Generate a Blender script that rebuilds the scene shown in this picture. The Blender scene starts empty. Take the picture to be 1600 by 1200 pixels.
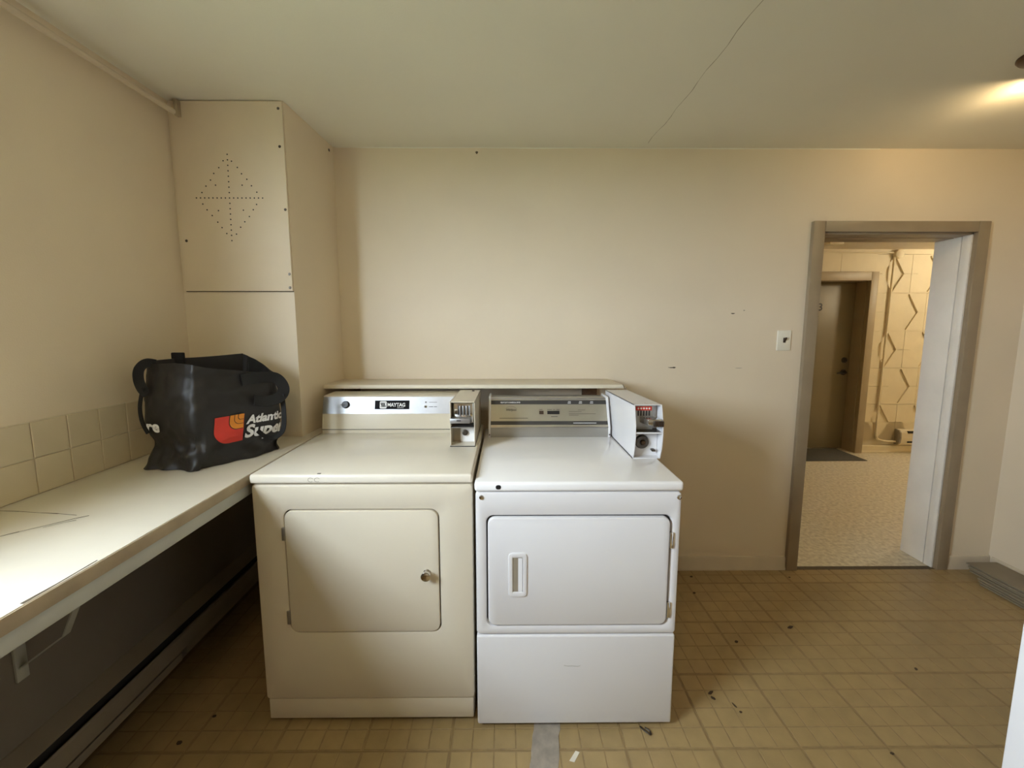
import bpy, bmesh, math, random
from mathutils import Vector, Matrix, noise
random.seed(7)
PI = math.pi
scene = bpy.context.scene
col = scene.collection

# ------------------------------------------------------------------ camera
cam_d = bpy.data.cameras.new('camera')
cam_d.sensor_width = 36.0
cam_d.lens = 640.0 / 1600 * 36.0
cam_d.shift_x = 0.00216
cam_d.shift_y = -0.01194
cam_d.clip_start = 0.02
cam = bpy.data.objects.new('camera', cam_d)
cam.location = (0, 0, 1.44)
cam.rotation_euler = (PI / 2 - 0.1135, 0.0003, -0.007)
col.objects.link(cam)
scene.camera = cam

# ------------------------------------------------------------------ sky, daylight portal, exposure
world = bpy.data.worlds.new('overcast_sky')
scene.world = world
world.use_nodes = True
bg = world.node_tree.nodes['Background']
bg.inputs[0].default_value = (0.77, 0.865, 1.0, 1)
bg.inputs[1].default_value = 64.0
WY0, WY1, WZ0, WZ1 = -0.26, 0.50, 1.34, 2.18          # window opening in the left wall
pl = bpy.data.lights.new('window_portal', 'AREA')
pl.shape = 'RECTANGLE'; pl.size = WZ1 - WZ0; pl.size_y = WY1 - WY0
pl.cycles.is_portal = True
po = bpy.data.objects.new('window_portal', pl)
po.location = (-1.50, (WY0 + WY1) / 2, (WZ0 + WZ1) / 2)
po.rotation_euler = (0, -PI / 2, 0)
col.objects.link(po)
vs = scene.view_settings
vs.view_transform = 'Standard'; vs.look = 'None'; vs.gamma = 1.0; vs.exposure = 0.05
try: vs.use_curve_mapping = False
except Exception: pass
scene.cycles.use_denoising = True
scene.cycles.max_bounces = 10
scene.cycles.diffuse_bounces = 8
scene.cycles.sample_clamp_indirect = 6.0
ROOM_LAMP_W = 24.0
HALL_LAMP_W = 145.0
DISC_LAMP_W = 8.0
# flush disc lamp on the ceiling behind the photographer: its light (the fixture is built below)
dl = bpy.data.lights.new('disc_lamp_light', 'AREA'); dl.shape = 'DISK'; dl.size = 0.26; dl.energy = DISC_LAMP_W; dl.color = (1.0, 0.70, 0.42)
dlo = bpy.data.objects.new('disc_lamp_light', dl); dlo.location = (-0.30, -0.35, 2.335); col.objects.link(dlo)

# ------------------------------------------------------------------ materials
def mat(name, c, rough=0.5, metal=0.0, var=0.0, vscale=6.0, bump=0.0, bscale=300.0, spec=0.5, coat=0.0, emit=None, rnd=0.0, c2=None, aniso=None):
    m = bpy.data.materials.new(name); m.use_nodes = True
    nt = m.node_tree; b = nt.nodes['Principled BSDF']
    b.inputs['Base Color'].default_value = (*c, 1)
    b.inputs['Roughness'].default_value = rough
    b.inputs['Metallic'].default_value = metal
    b.inputs['Specular IOR Level'].default_value = spec
    b.inputs['Coat Weight'].default_value = coat
    if emit:
        b.inputs['Emission Color'].default_value = (*emit[0], 1); b.inputs['Emission Strength'].default_value = emit[1]
    tc = nt.nodes.new('ShaderNodeTexCoord')
    if var > 0:
        n = nt.nodes.new('ShaderNodeTexNoise'); n.inputs['Scale'].default_value = vscale; n.inputs['Detail'].default_value = 5
        nt.links.new(tc.outputs['Object'], n.inputs['Vector'])
        mx = nt.nodes.new('ShaderNodeMix'); mx.data_type = 'RGBA'
        d = c2 if c2 else tuple(x * (1 - var) for x in c)
        mx.inputs['A'].default_value = (*c, 1); mx.inputs['B'].default_value = (*d, 1)
        rp = nt.nodes.new('ShaderNodeMapRange'); rp.inputs[1].default_value = 0.35; rp.inputs[2].default_value = 0.7
        nt.links.new(n.outputs['Fac'], rp.inputs[0]); nt.links.new(rp.outputs[0], mx.inputs['Factor'])
        out = mx.outputs['Result']
        if rnd > 0:
            oi = nt.nodes.new('ShaderNodeObjectInfo'); mm = nt.nodes.new('ShaderNodeMapRange')
            mm.inputs[3].default_value = 1 - rnd; mm.inputs[4].default_value = 1.0
            nt.links.new(oi.outputs['Random'], mm.inputs[0])
            m2 = nt.nodes.new('ShaderNodeVectorMath'); m2.operation = 'SCALE'
            nt.links.new(out, m2.inputs[0]); nt.links.new(mm.outputs[0], m2.inputs['Scale']); out = m2.outputs[0]
        nt.links.new(out, b.inputs['Base Color'])
    if bump > 0:
        n2 = nt.nodes.new('ShaderNodeTexNoise'); n2.inputs['Scale'].default_value = bscale; n2.inputs['Detail'].default_value = 3
        if aniso:
            mp = nt.nodes.new('ShaderNodeMapping'); mp.inputs['Scale'].default_value = aniso
            nt.links.new(tc.outputs['Object'], mp.inputs['Vector']); nt.links.new(mp.outputs[0], n2.inputs['Vector'])
        else: nt.links.new(tc.outputs['Object'], n2.inputs['Vector'])
        bp = nt.nodes.new('ShaderNodeBump'); bp.inputs['Strength'].default_value = bump; bp.inputs['Distance'].default_value = 0.002
        nt.links.new(n2.outputs['Fac'], bp.inputs['Height']); nt.links.new(bp.outputs[0], b.inputs['Normal'])
    return m

M = {}
M['wall'] = mat('cream_wall_paint', (0.77, 0.665, 0.515), 0.55, var=0.05, vscale=2.0, bump=0.25, bscale=220)
M['lower'] = mat('grey_lower_wall_paint_shade', (0.24, 0.215, 0.18), 0.6, var=0.1, vscale=4, bump=0.2, bscale=150)  # grey wall paint, kept dark in place of the shade under the counter
M['ceiling'] = mat('ceiling_paint', (0.79, 0.77, 0.67), 0.6, var=0.04, vscale=2.0, bump=0.2, bscale=200)
M['seam'] = mat('ceiling_seam_tape', (0.60, 0.57, 0.46), 0.6, var=0.1)
M['seamcrack'] = mat('ceiling_crack_line', (0.30, 0.27, 0.20), 0.8, var=0.4, vscale=20, c2=(0.6, 0.57, 0.46))
M['whiteline'] = mat('white_paint_edge', (0.85, 0.83, 0.74), 0.5, var=0.05)
M['trim'] = mat('taupe_trim_paint', (0.32, 0.25, 0.165), 0.4, var=0.12, vscale=9, bump=0.15, bscale=120)
M['jamb'] = mat('white_jamb_paint', (0.86, 0.83, 0.77), 0.4, var=0.08, vscale=5, bump=0.3, bscale=30, aniso=(4, 4, 0.4))
M['base'] = mat('baseboard_paint', (0.62, 0.53, 0.40), 0.45, var=0.1, vscale=7)
M['grout_floor'] = mat('floor_underlay', (0.30, 0.20, 0.085), 0.6, var=0.3, vscale=12)
M['tile_floor'] = mat('vinyl_tile', (0.38, 0.27, 0.122), 0.36, var=0.16, vscale=14, bump=0.15, bscale=150, rnd=0.12)
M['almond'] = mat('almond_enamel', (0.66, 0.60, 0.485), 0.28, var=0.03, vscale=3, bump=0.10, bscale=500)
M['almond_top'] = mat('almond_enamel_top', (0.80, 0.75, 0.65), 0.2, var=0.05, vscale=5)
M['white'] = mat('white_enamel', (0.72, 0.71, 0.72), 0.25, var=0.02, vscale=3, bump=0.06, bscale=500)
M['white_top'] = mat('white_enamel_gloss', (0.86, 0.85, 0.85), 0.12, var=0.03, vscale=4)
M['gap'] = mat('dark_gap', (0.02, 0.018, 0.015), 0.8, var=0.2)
M['black'] = mat('black_plastic', (0.012, 0.012, 0.013), 0.4, var=0.2)
M['chrome'] = mat('chrome', (0.72, 0.71, 0.69), 0.12, 1.0, var=0.1, vscale=60)
M['darkmetal'] = mat('worn_dark_metal', (0.16, 0.14, 0.12), 0.35, 1.0, var=0.4, vscale=80)
M['steel'] = mat('brushed_steel', (0.42, 0.42, 0.43), 0.42, 1.0, var=0.08, vscale=20, bump=0.08, bscale=60, aniso=(1, 30, 30))
M['consoleface'] = mat('console_metal_face', (0.43, 0.40, 0.33), 0.3, 0.6, var=0.05, vscale=20)
M['kick'] = mat('console_kick_metal', (0.42, 0.41, 0.38), 0.33, 0.7, var=0.08, vscale=10)
M['badge'] = mat('black_badge', (0.012, 0.012, 0.014), 0.75, var=0.1, spec=0.15)
M['band'] = mat('dark_band_print', (0.045, 0.043, 0.042), 0.4, var=0.1)
M['print_white'] = mat('white_print', (0.8, 0.8, 0.8), 0.5, var=0.02)
M['print_dark'] = mat('dark_print', (0.09, 0.085, 0.075), 0.5, var=0.1)
M['print_red'] = mat('red_print', (0.62, 0.035, 0.02), 0.45, var=0.1, vscale=20)
M['print_orange'] = mat('orange_print', (0.72, 0.25, 0.015), 0.45, var=0.1, vscale=20)
M['bag'] = mat('black_woven_plastic', (0.016, 0.0145, 0.0135), 0.42, var=0.3, vscale=10, bump=0.25, bscale=500, spec=0.45)
M['strap'] = mat('black_webbing', (0.006, 0.006, 0.006), 0.8, var=0.2, bump=0.4, bscale=700)
M['counter'] = mat('cream_laminate', (0.78, 0.73, 0.63), 0.38, var=0.06, vscale=5, bump=0.05, bscale=90)
M['counter_edge'] = mat('bare_counter_edge', (0.42, 0.34, 0.23), 0.6, var=0.2, vscale=14)
M['apron'] = mat('grey_painted_apron', (0.50, 0.52, 0.48), 0.5, var=0.12, vscale=8)
M['ctile'] = mat('cream_wall_tile', (0.66, 0.57, 0.41), 0.3, var=0.05, vscale=8, rnd=0.05)
M['cgrout'] = mat('pale_grout', (0.70, 0.64, 0.52), 0.8, var=0.1, vscale=30)
M['crack'] = mat('dark_crack', (0.10, 0.075, 0.045), 0.8, var=0.3, vscale=40)
M['panel'] = mat('access_panel_paint', (0.77, 0.66, 0.51), 0.5, var=0.05, vscale=4, bump=0.15, bscale=200)
M['rod'] = mat('cream_painted_rod', (0.64, 0.55, 0.42), 0.45, var=0.06)
M['heater'] = mat('heater_enamel', (0.30, 0.26, 0.20), 0.45, var=0.1, vscale=6)
M['shelf'] = mat('painted_shelf', (0.74, 0.67, 0.55), 0.45, var=0.07, vscale=6, bump=0.15, bscale=120)
M['shelf_edge'] = mat('shelf_edge_paint', (0.80, 0.73, 0.58), 0.45, var=0.05)
M['switch'] = mat('ivory_plate', (0.82, 0.78, 0.66), 0.3, var=0.03)
M['brown'] = mat('brown_toggle', (0.05, 0.03, 0.02), 0.35, var=0.1)
M['hallwall'] = mat('cream_block_paint', (0.72, 0.64, 0.47), 0.6, var=0.07, vscale=6, bump=0.5, bscale=120)
M['hallceil'] = mat('hall_ceiling_paint', (0.62, 0.54, 0.40), 0.6, var=0.06, vscale=6)
M['halldoor'] = mat('olive_door_paint', (0.20, 0.165, 0.10), 0.45, var=0.08, vscale=3)
M['halltrim'] = mat('taupe_hall_trim', (0.36, 0.29, 0.19), 0.45, var=0.08)
M['hallfloor'] = mat('speckled_hall_vinyl', (0.76, 0.70, 0.55), 0.5, var=0.45, vscale=42, c2=(0.50, 0.44, 0.33))
M['mat'] = mat('grey_mat', (0.075, 0.068, 0.052), 0.9, var=0.2, vscale=40, bump=0.4, bscale=300)
M['board'] = mat('grey_board', (0.28, 0.235, 0.165), 0.5, var=0.1, vscale=8, rnd=0.15)
M['tape'] = mat('grey_tape', (0.66, 0.59, 0.50), 0.35, var=0.3, vscale=25, bump=0.4, bscale=40)
M['crumb'] = mat('dark_crumb', (0.06, 0.035, 0.015), 0.8, var=0.3, vscale=200)
M['paper'] = mat('white_scrap', (0.75, 0.7, 0.58), 0.6, var=0.1)
M['bronze'] = mat('bronze_lamp_metal', (0.10, 0.06, 0.035), 0.35, 0.8, var=0.2, vscale=30)
M['bulb'] = mat('warm_bulb', (0.9, 0.8, 0.6), 0.4, var=0.02, emit=((1.0, 0.62, 0.28), 12.0))
M['window'] = mat('white_window_frame', (0.75, 0.74, 0.70), 0.4, var=0.05)
M['grass'] = mat('pale_bounce_lawn', (0.38, 0.41, 0.24), 0.9, var=0.4, vscale=3)  # colour paled so the unseen lawn bounces more light indoors
M['rustwood'] = mat('brown_wood_block', (0.16, 0.08, 0.035), 0.6, var=0.3, vscale=30)

def glass_mat():
    m = bpy.data.materials.new('clear_window_glass'); m.use_nodes = True
    nt = m.node_tree
    for n in list(nt.nodes):
        if n.type != 'OUTPUT_MATERIAL': nt.nodes.remove(n)
    out = [n for n in nt.nodes if n.type == 'OUTPUT_MATERIAL'][0]
    t = nt.nodes.new('ShaderNodeBsdfTransparent'); t.inputs[0].default_value = (0.95, 0.97, 0.96, 1)
    g = nt.nodes.new('ShaderNodeBsdfGlossy'); g.inputs['Roughness'].default_value = 0.02
    lw = nt.nodes.new('ShaderNodeLayerWeight'); lw.inputs[0].default_value = 0.5
    pw = nt.nodes.new('ShaderNodeMath'); pw.operation = 'POWER'; pw.inputs[1].default_value = 5.0
    nt.links.new(lw.outputs['Facing'], pw.inputs[0])
    f = nt.nodes.new('ShaderNodeMath'); f.operation = 'MULTIPLY_ADD'; f.inputs[1].default_value = 0.8; f.inputs[2].default_value = 0.04
    nt.links.new(pw.outputs[0], f.inputs[0])
    mx = nt.nodes.new('ShaderNodeMixShader')
    nt.links.new(f.outputs[0], mx.inputs[0]); nt.links.new(t.outputs[0], mx.inputs[1]); nt.links.new(g.outputs[0], mx.inputs[2])
    nt.links.new(mx.outputs[0], out.inputs[0])
    return m
M['glass'] = glass_mat()

# ------------------------------------------------------------------ mesh helpers (all in world coordinates)
ORG = {}
def link(o, parent=None, origin=(0, 0, 0)):
    col.objects.link(o)
    if parent is not None: o.parent = parent
    ORG[o.name] = Vector(origin)
def empty(name, loc):
    o = bpy.data.objects.new(name, None); o.empty_display_size = 0.05; o.location = loc
    link(o, None, loc); return o
def obj(name, bm, m, parent=None, smooth=True, origin=None):
    """bm in world coordinates -> one mesh object; children live in their thing's frame."""
    if parent is not None: org = ORG[parent.name]
    elif origin is not None: org = Vector(origin)
    else: org = Vector((0, 0, 0))
    bmesh.ops.recalc_face_normals(bm, faces=bm.faces[:])
    for v in bm.verts: v.co -= org
    me = bpy.data.meshes.new(name); bm.to_mesh(me); bm.free()
    if isinstance(m, (list, tuple)):
        for k in m: me.materials.append(M[k])
    else: me.materials.append(M[m])
    if smooth:
        for p in me.polygons: p.use_smooth = True
        try: me.set_sharp_from_angle(angle=math.radians(35))
        except Exception: pass
    o = bpy.data.objects.new(name, me)
    if parent is None: o.location = org
    link(o, parent, org)
    return o
def tag(o, label=None, cat=None, group=None, kind=None):
    if label: o['label'] = label
    if cat: o['category'] = cat
    if group: o['group'] = group
    if kind: o['kind'] = kind
    return o
def box(x0, x1, y0, y1, z0, z1, bev=0.0, seg=2, bm=None):
    b = bmesh.new()
    vs_ = [b.verts.new(p) for p in ((x0, y0, z0), (x1, y0, z0), (x1, y1, z0), (x0, y1, z0), (x0, y0, z1), (x1, y0, z1), (x1, y1, z1), (x0, y1, z1))]
    for f in ((0, 3, 2, 1), (4, 5, 6, 7), (0, 1, 5, 4), (1, 2, 6, 5), (2, 3, 7, 6), (3, 0, 4, 7)):
        b.faces.new([vs_[i] for i in f])
    if bev > 0: bmesh.ops.bevel(b, geom=b.edges[:], offset=bev, segments=seg, profile=0.5, affect='EDGES')
    return merge(bm, b)
def merge(bm, b):
    if bm is None: return b
    me = bpy.data.meshes.new('tmp'); b.to_mesh(me); b.free(); bm.from_mesh(me); bpy.data.meshes.remove(me)
    return bm
def prism(poly, axis, a, b_, bev=0.0, seg=2, bm=None):
    """poly: 2D points; axis 'x' -> (y,z) polygon swept over x in a..b; 'y' -> (x,z); 'z' -> (x,y)."""
    b = bmesh.new()
    def P(p, t): return {'x': (t, p[0], p[1]), 'y': (p[0], t, p[1]), 'z': (p[0], p[1], t)}[axis]
    lo = [b.verts.new(P(p, a)) for p in poly]; hi = [b.verts.new(P(p, b_)) for p in poly]
    n = len(poly)
    b.faces.new(lo); b.faces.new(hi[::-1])
    for i in range(n): b.faces.new((lo[i], lo[(i + 1) % n], hi[(i + 1) % n], hi[i]))
    bmesh.ops.recalc_face_normals(b, faces=b.faces[:])
    if bev > 0: bmesh.ops.bevel(b, geom=b.edges[:], offset=bev, segments=seg, profile=0.5, affect='EDGES', clamp_overlap=True)
    return merge(bm, b)
def rrect(x0, x1, z0, z1, r, n=6):
    pts = []
    for cx, cz, a0 in ((x1 - r, z1 - r, 0), (x0 + r, z1 - r, 90), (x0 + r, z0 + r, 180), (x1 - r, z0 + r, 270)):
        for i in range(n + 1):
            a = math.radians(a0 + 90 * i / n); pts.append((cx + r * math.cos(a), cz + r * math.sin(a)))
    return pts
def holed_panel(x0, x1, z0, z1, hole, y0, y1, r=0.008, lip=0.004):
    """front panel with a rounded opening; front face at y0, back at y1, rounded outer and inner edges."""
    b = bmesh.new(); n = len(hole)
    # outer ring sampled to match the hole's points
    def outer(p, inset):
        cx, cz = (x0 + x1) / 2, (z0 + z1) / 2
        hx, hz = (x1 - x0) / 2 - inset, (z1 - z0) / 2 - inset
        hcx = sum(q[0] for q in hole) / n; hcz = sum(q[1] for q in hole) / n
        return cx, cz, hx, hz, hcx, hcz
    per = n // 4
    def ring(inset, y):
        xa, xb, za, zb = x0 + inset, x1 - inset, z0 + inset, z1 - inset
        pts = rrect(xa, xb, za, zb, max(0.012 - inset * 0.3, 0.004), per - 1)
        return [b.verts.new((p[0], y, p[1])) for p in pts]
    def hring(off, y):
        cx = sum(p[0] for p in hole) / n; cz = sum(p[1] for p in hole) / n
        xs = [p[0] for p in hole]; zs = [p[1] for p in hole]
        sx = (max(xs) - min(xs)) / 2; sz = (max(zs) - min(zs)) / 2
        return [b.verts.new((cx + (p[0] - cx) * (sx + off) / sx, y, cz + (p[1] - cz) * (sz + off) / sz)) for p in hole]
    rings = [ring(0, y1), ring(0, y0 + r), ring(r * 0.3, y0 + r * 0.3), ring(r, y0),
             hring(lip, y0), hring(lip * 0.3, y0 + lip * 0.35), hring(0, y0 + lip), hring(0, y1)]
    for q in range(len(rings) - 1):
        A, B = rings[q], rings[q + 1]
        for i in range(n): b.faces.new((A[i], A[(i + 1) % n], B[(i + 1) % n], B[i]))
    return b
def plate(pts, y0, y1, r=0.003):
    """rounded slab with outline pts (x,z), softened front edge at y0."""
    b = bmesh.new(); n = len(pts)
    cx = sum(p[0] for p in pts) / n; cz = sum(p[1] for p in pts) / n
    sx = (max(p[0] for p in pts) - min(p[0] for p in pts)) / 2; sz = (max(p[1] for p in pts) - min(p[1] for p in pts)) / 2
    def ring(ins, y): return [b.verts.new((cx + (p[0] - cx) * (sx - ins) / sx, y, cz + (p[1] - cz) * (sz - ins) / sz)) for p in pts]
    R = [ring(0, y1), ring(0, y0 + r), ring(r * 0.3, y0 + r * 0.3), ring(r, y0)]
    for q in range(3):
        for i in range(n): b.faces.new((R[q][i], R[q][(i + 1) % n], R[q + 1][(i + 1) % n], R[q + 1][i]))
    b.faces.new(R[3]); b.faces.new(R[0][::-1])
    return b
def lathe(profile, center, direction, n=20, bm=None):
    """profile (radius, height along direction)."""
    b = bmesh.new(); d = Vector(direction).normalized(); q = Vector((0, 0, 1)).rotation_difference(d)
    rings = []
    for r, h in profile:
        if r < 1e-6: rings.append([b.verts.new(Vector(center) + d * h)])
        else: rings.append([b.verts.new(Vector(center) + q @ Vector((r * math.cos(2 * PI * i / n), r * math.sin(2 * PI * i / n), h))) for i in range(n)])
    for A, B in zip(rings, rings[1:]):
        for i in range(n):
            j = (i + 1) % n
            if len(A) == 1 and len(B) == 1: continue
            if len(A) == 1: b.faces.new((A[0], B[j], B[i]))
            elif len(B) == 1: b.faces.new((A[i], A[j], B[0]))
            else: b.faces.new((A[i], A[j], B[j], B[i]))
    return merge(bm, b)
def tube(path, r, n=10, bm=None, flat=None, up=(0, 0, 1)):
    """sweep a circle (or a flat w x t strap section) along a path."""
    b = bmesh.new(); path = [Vector(p) for p in path]; rings = []
    prev = None
    for i, p in enumerate(path):
        t = (path[min(i + 1, len(path) - 1)] - path[max(i - 1, 0)]).normalized()
        u = Vector(up) if prev is None else prev
        s = t.cross(u)
        if s.length < 1e-4: s = t.cross(Vector((1, 0, 0)))
        s.normalize(); w = s.cross(t).normalized(); prev = w
        if flat:
            a, c = flat[0] / 2, flat[1] / 2
            rings.append([b.verts.new(p + s * dx + w * dy) for dx, dy in ((-a, -c), (a, -c), (a, c), (-a, c))])
        else:
            rings.append([b.verts.new(p + s * r * math.cos(2 * PI * k / n) + w * r * math.sin(2 * PI * k / n)) for k in range(n)])
    for A, B in zip(rings, rings[1:]):
        m_ = len(A)
        for k in range(m_): b.faces.new((A[k], A[(k + 1) % m_], B[(k + 1) % m_], B[k]))
    b.faces.new(rings[0][::-1]); b.faces.new(rings[-1])
    return merge(bm, b)
def smooth_path(pts, n=8):
    out = []; P_ = [Vector(p) for p in pts]
    for i in range(len(P_) - 1):
        p0 = P_[max(i - 1, 0)]; p1 = P_[i]; p2 = P_[i + 1]; p3 = P_[min(i + 2, len(P_) - 1)]
        for k in range(n):
            t = k / n
            out.append(0.5 * ((2 * p1) + (p2 - p0) * t + (2 * p0 - 5 * p1 + 4 * p2 - p3) * t * t + (3 * p1 - p0 - 3 * p2 + p3) * t ** 3))
    out.append(P_[-1]); return out
def text_bm(s, size, fn, align='LEFT', shear=0.0, offset=0.0, sx=1.0, cuts=0):
    """flat lettering: outline vertices mapped through fn(x, y) -> world point."""
    c = bpy.data.curves.new('lettering', 'FONT'); c.body = s; c.size = size; c.align_x = align; c.shear = shear; c.offset = offset
    c.resolution_u = 4
    o = bpy.data.objects.new('lettering', c); col.objects.link(o)
    bpy.context.view_layer.update()
    dg = bpy.context.evaluated_depsgraph_get()
    me = bpy.data.meshes.new_from_object(o.evaluated_get(dg))
    b = bmesh.new(); b.from_mesh(me)
    bpy.data.objects.remove(o); bpy.data.curves.remove(c); bpy.data.meshes.remove(me)
    if cuts:
        bmesh.ops.triangulate(b, faces=b.faces[:])
        for _ in range(cuts):
            long_e = [e for e in b.edges if e.calc_length() > size * 0.12]
            bmesh.ops.subdivide_edges(b, edges=long_e, cuts=1)
            bmesh.ops.triangulate(b, faces=b.faces[:])
    for v in b.verts: v.co = fn(v.co.x * sx, v.co.y)
    return b
def quads_bm(rects, fn, bm=None):
    b = bmesh.new()
    for x0, x1, y0, y1 in rects:
        b.faces.new([b.verts.new(fn(*p)) for p in ((x0, y0), (x1, y0), (x1, y1), (x0, y1))])
    return merge(bm, b)

# ------------------------------------------------------------------ dimensions
D = 2.277; H = 2.3685; L = -1.414; R = 2.864; NEAR = -2.9
CH = 1.8315                                     # front of the boxed-in chase
CZ = 0.935; CX = -0.881                        # counter height and front edge
WT = 0.20                                       # back wall thickness
DX0, DX1, DZ = 1.705, 2.542, 1.94               # doorway opening

# ------------------------------------------------------------------ floor with vinyl tiles
fl = obj('floor', box(L - 0.2, R + 0.2, NEAR - 0.1, D + 0.05, -0.06, -0.0025), 'grout_floor', smooth=False)
tag(fl, kind='structure')
TS = 0.3
M['vgroove'] = mat('vinyl_groove', (0.31, 0.215, 0.10), 0.5, var=0.25, vscale=30)
def tile_mesh(ylen=TS):
    q = TS / 4; ymax = -TS / 2 + ylen
    b = box(-TS / 2 + 0.001, TS / 2 - 0.001, -TS / 2 + 0.001, ymax - 0.001, -0.0025, -0.0012)
    for i in range(4):
        for j in range(4):
            x = -TS / 2 + i * q; y = -TS / 2 + j * q
            gx0 = 0.0052 if i == 0 else 0.0016; gx1 = 0.0052 if i == 3 else 0.0016
            gy0 = 0.0052 if j == 0 else 0.0016; gy1 = 0.0052 if j == 3 else 0.0016
            x0, x1, y0, y1 = x + gx0, x + q - gx1, y + gy0, min(y + q - gy1, ymax - 0.001)
            if y1 - y0 < 0.01: continue
            lo = [b.verts.new(p) for p in ((x0, y0, -0.0012), (x1, y0, -0.0012), (x1, y1, -0.0012), (x0, y1, -0.0012))]
            e = 0.0012
            hi = [b.verts.new(p) for p in ((x0 + e, y0 + e, 0), (x1 - e, y0 + e, 0), (x1 - e, y1 - e, 0), (x0 + e, y1 - e, 0))]
            b.faces.new(hi)
            for k in range(4): b.faces.new((lo[k], lo[(k + 1) % 4], hi[(k + 1) % 4], hi[k]))
    for f in b.faces: f.material_index = 1 if f.calc_center_median().z < -0.0002 else 0
    bmesh.ops.recalc_face_normals(b, faces=b.faces[:])
    me = bpy.data.meshes.new('vinyl_tile'); b.to_mesh(me); b.free()
    me.materials.append(M['tile_floor']); me.materials.append(M['vgroove']); return me
gx, gy = 0.705, 1.241                            # a joint crossing read off the photograph
tm, tcut = tile_mesh(), tile_mesh(D - (gy + 3 * TS))
for i in range(-8, 8):
    for j in range(-5, 4):
        cx = gx + (i + 0.5) * TS; cy = gy + (j + 0.5) * TS
        if cx - TS / 2 < L - 0.15 or cx - TS / 2 > R: continue
        o = bpy.data.objects.new('vinyl_tile', tcut if j == 3 else tm); o.location = (cx, cy, 0); link(o, fl)
# threshold strip under the door
obj('threshold_gap', box(DX0, DX1, D - 0.012, D + 0.02, -0.0025, 0.001), 'crack', fl)

# ------------------------------------------------------------------ ceiling, walls
cl = obj('ceiling', box(L - 0.2, R + 0.2, NEAR - 0.1, D + 0.02, H, H + 0.1), 'ceiling', smooth=False); tag(cl, kind='structure')
b = bmesh.new()
pts = [(0.735 + 0.004 * math.sin(i * 1.7) - (0.0 if i < 26 else 0.012 * (i - 26) / 4), 0.2 + i * (D - 0.26) / 30) for i in range(31)]
for (xa, ya), (xb, yb) in zip(pts, pts[1:]):
    w = 0.0009 + 0.0009 * random.random()
    b.faces.new([b.verts.new(p) for p in ((xa - w, ya, H - 0.0008), (xb - w, yb, H - 0.0008), (xb + w, yb, H - 0.0008), (xa + w, ya, H - 0.0008))])
obj('ceiling_crack', b, 'seamcrack', cl)
obj('joint_tape', box(0.70, 0.765, -1.2, D, H - 0.0006, H + 0.001), 'ceiling', cl)

# back wall with doorway (trim hides the opening's edge)
b = box(L - 0.2, DX0, D, D + WT, -0.05, H)
box(DX1, R + 0.2, D, D + WT, -0.05, H, bm=b); box(DX0, DX1, D, D + WT, DZ, H, bm=b)
wb = obj('wall_back', b, 'wall', smooth=False); tag(wb, kind='structure')
# ragged white cut-in line along the ceiling
b = bmesh.new(); x = -0.9; k = 0
while x < 1.95:
    w = 0.06; h0 = 0.004 + 0.003 * noise.noise((x * 3, 0, 0)); h1 = 0.004 + 0.003 * noise.noise(((x + w) * 3, 0, 0))
    b.faces.new([b.verts.new(p) for p in ((x, D - 0.0008, H - h0), (x + w, D - 0.0008, H - h1), (x + w, D - 0.0008, H), (x, D - 0.0008, H))]); x += w
obj('paint_line', b, 'whiteline', wb, smooth=False)
for (x, z, w, h) in ((0.925, 1.203, 0.022, 0.004), (0.936, 1.203, 0.008, 0.007), (1.249, 1.503, 0.011, 0.005), (1.31, 1.52, 0.005, 0.003), (-0.158, 2.343, 0.007, 0.012), (1.30, 1.20, 0.02, 0.0015)):
    b = bmesh.new()
    b.faces.new([b.verts.new((x + w * math.cos(a) * (1 + 0.3 * math.sin(3 * a)), D - 0.0007, z + h * 0.6 * math.sin(a))) for a in [2 * PI * i / 10 for i in range(10)]])
    obj('scuff_mark', b, 'crack', wb, smooth=False)

b = box(L - 0.07, L, NEAR - 0.1, WY0, -0.05, H); box(L - 0.07, L, WY1, D + WT, -0.05, H, bm=b)
box(L - 0.07, L, WY0, WY1, -0.05, WZ0, bm=b); box(L - 0.07, L, WY0, WY1, WZ1, H, bm=b)
tag(obj('wall_left', b, 'wall', smooth=False), kind='structure')
tag(obj('wall_right', box(R, R + 0.15, NEAR - 0.1, D + 0.02, -0.05, H), 'wall', smooth=False), kind='structure')
tag(obj('wall_near', box(L - 0.2, R + 0.2, NEAR - 0.15, NEAR, -0.05, H), 'wall', smooth=False), kind='structure')
# boxed-in chase in the corner
b = prism([(L, CH), (-0.9326, CH), (-0.913, D), (L, D)], 'z', CZ + 0.0005, H)
wc = obj('wall_chase', b, 'wall', smooth=False); tag(wc, kind='structure')
obj('screw_head', lathe([(0, 0.003), (0.006, 0.003), (0.008, 0)], (-0.9155, 2.23, 2.335), (1, 0, 0), 10), 'darkmetal', wc)
tag(obj('wall_back_lower_shade', box(L + 0.0035, -0.88, D - 0.003, D + 0.001, 0.0, 0.898), 'lower', smooth=False), kind='structure')  # added dark lining, its colour standing in for shade below the counter
tag(obj('wall_left_lower_shade', box(L - 0.001, L + 0.0035, -1.3, D, 0.0, 0.898), 'lower', smooth=False), kind='structure')  # added lining: grey paint with the under-counter shade put into its colour
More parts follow.
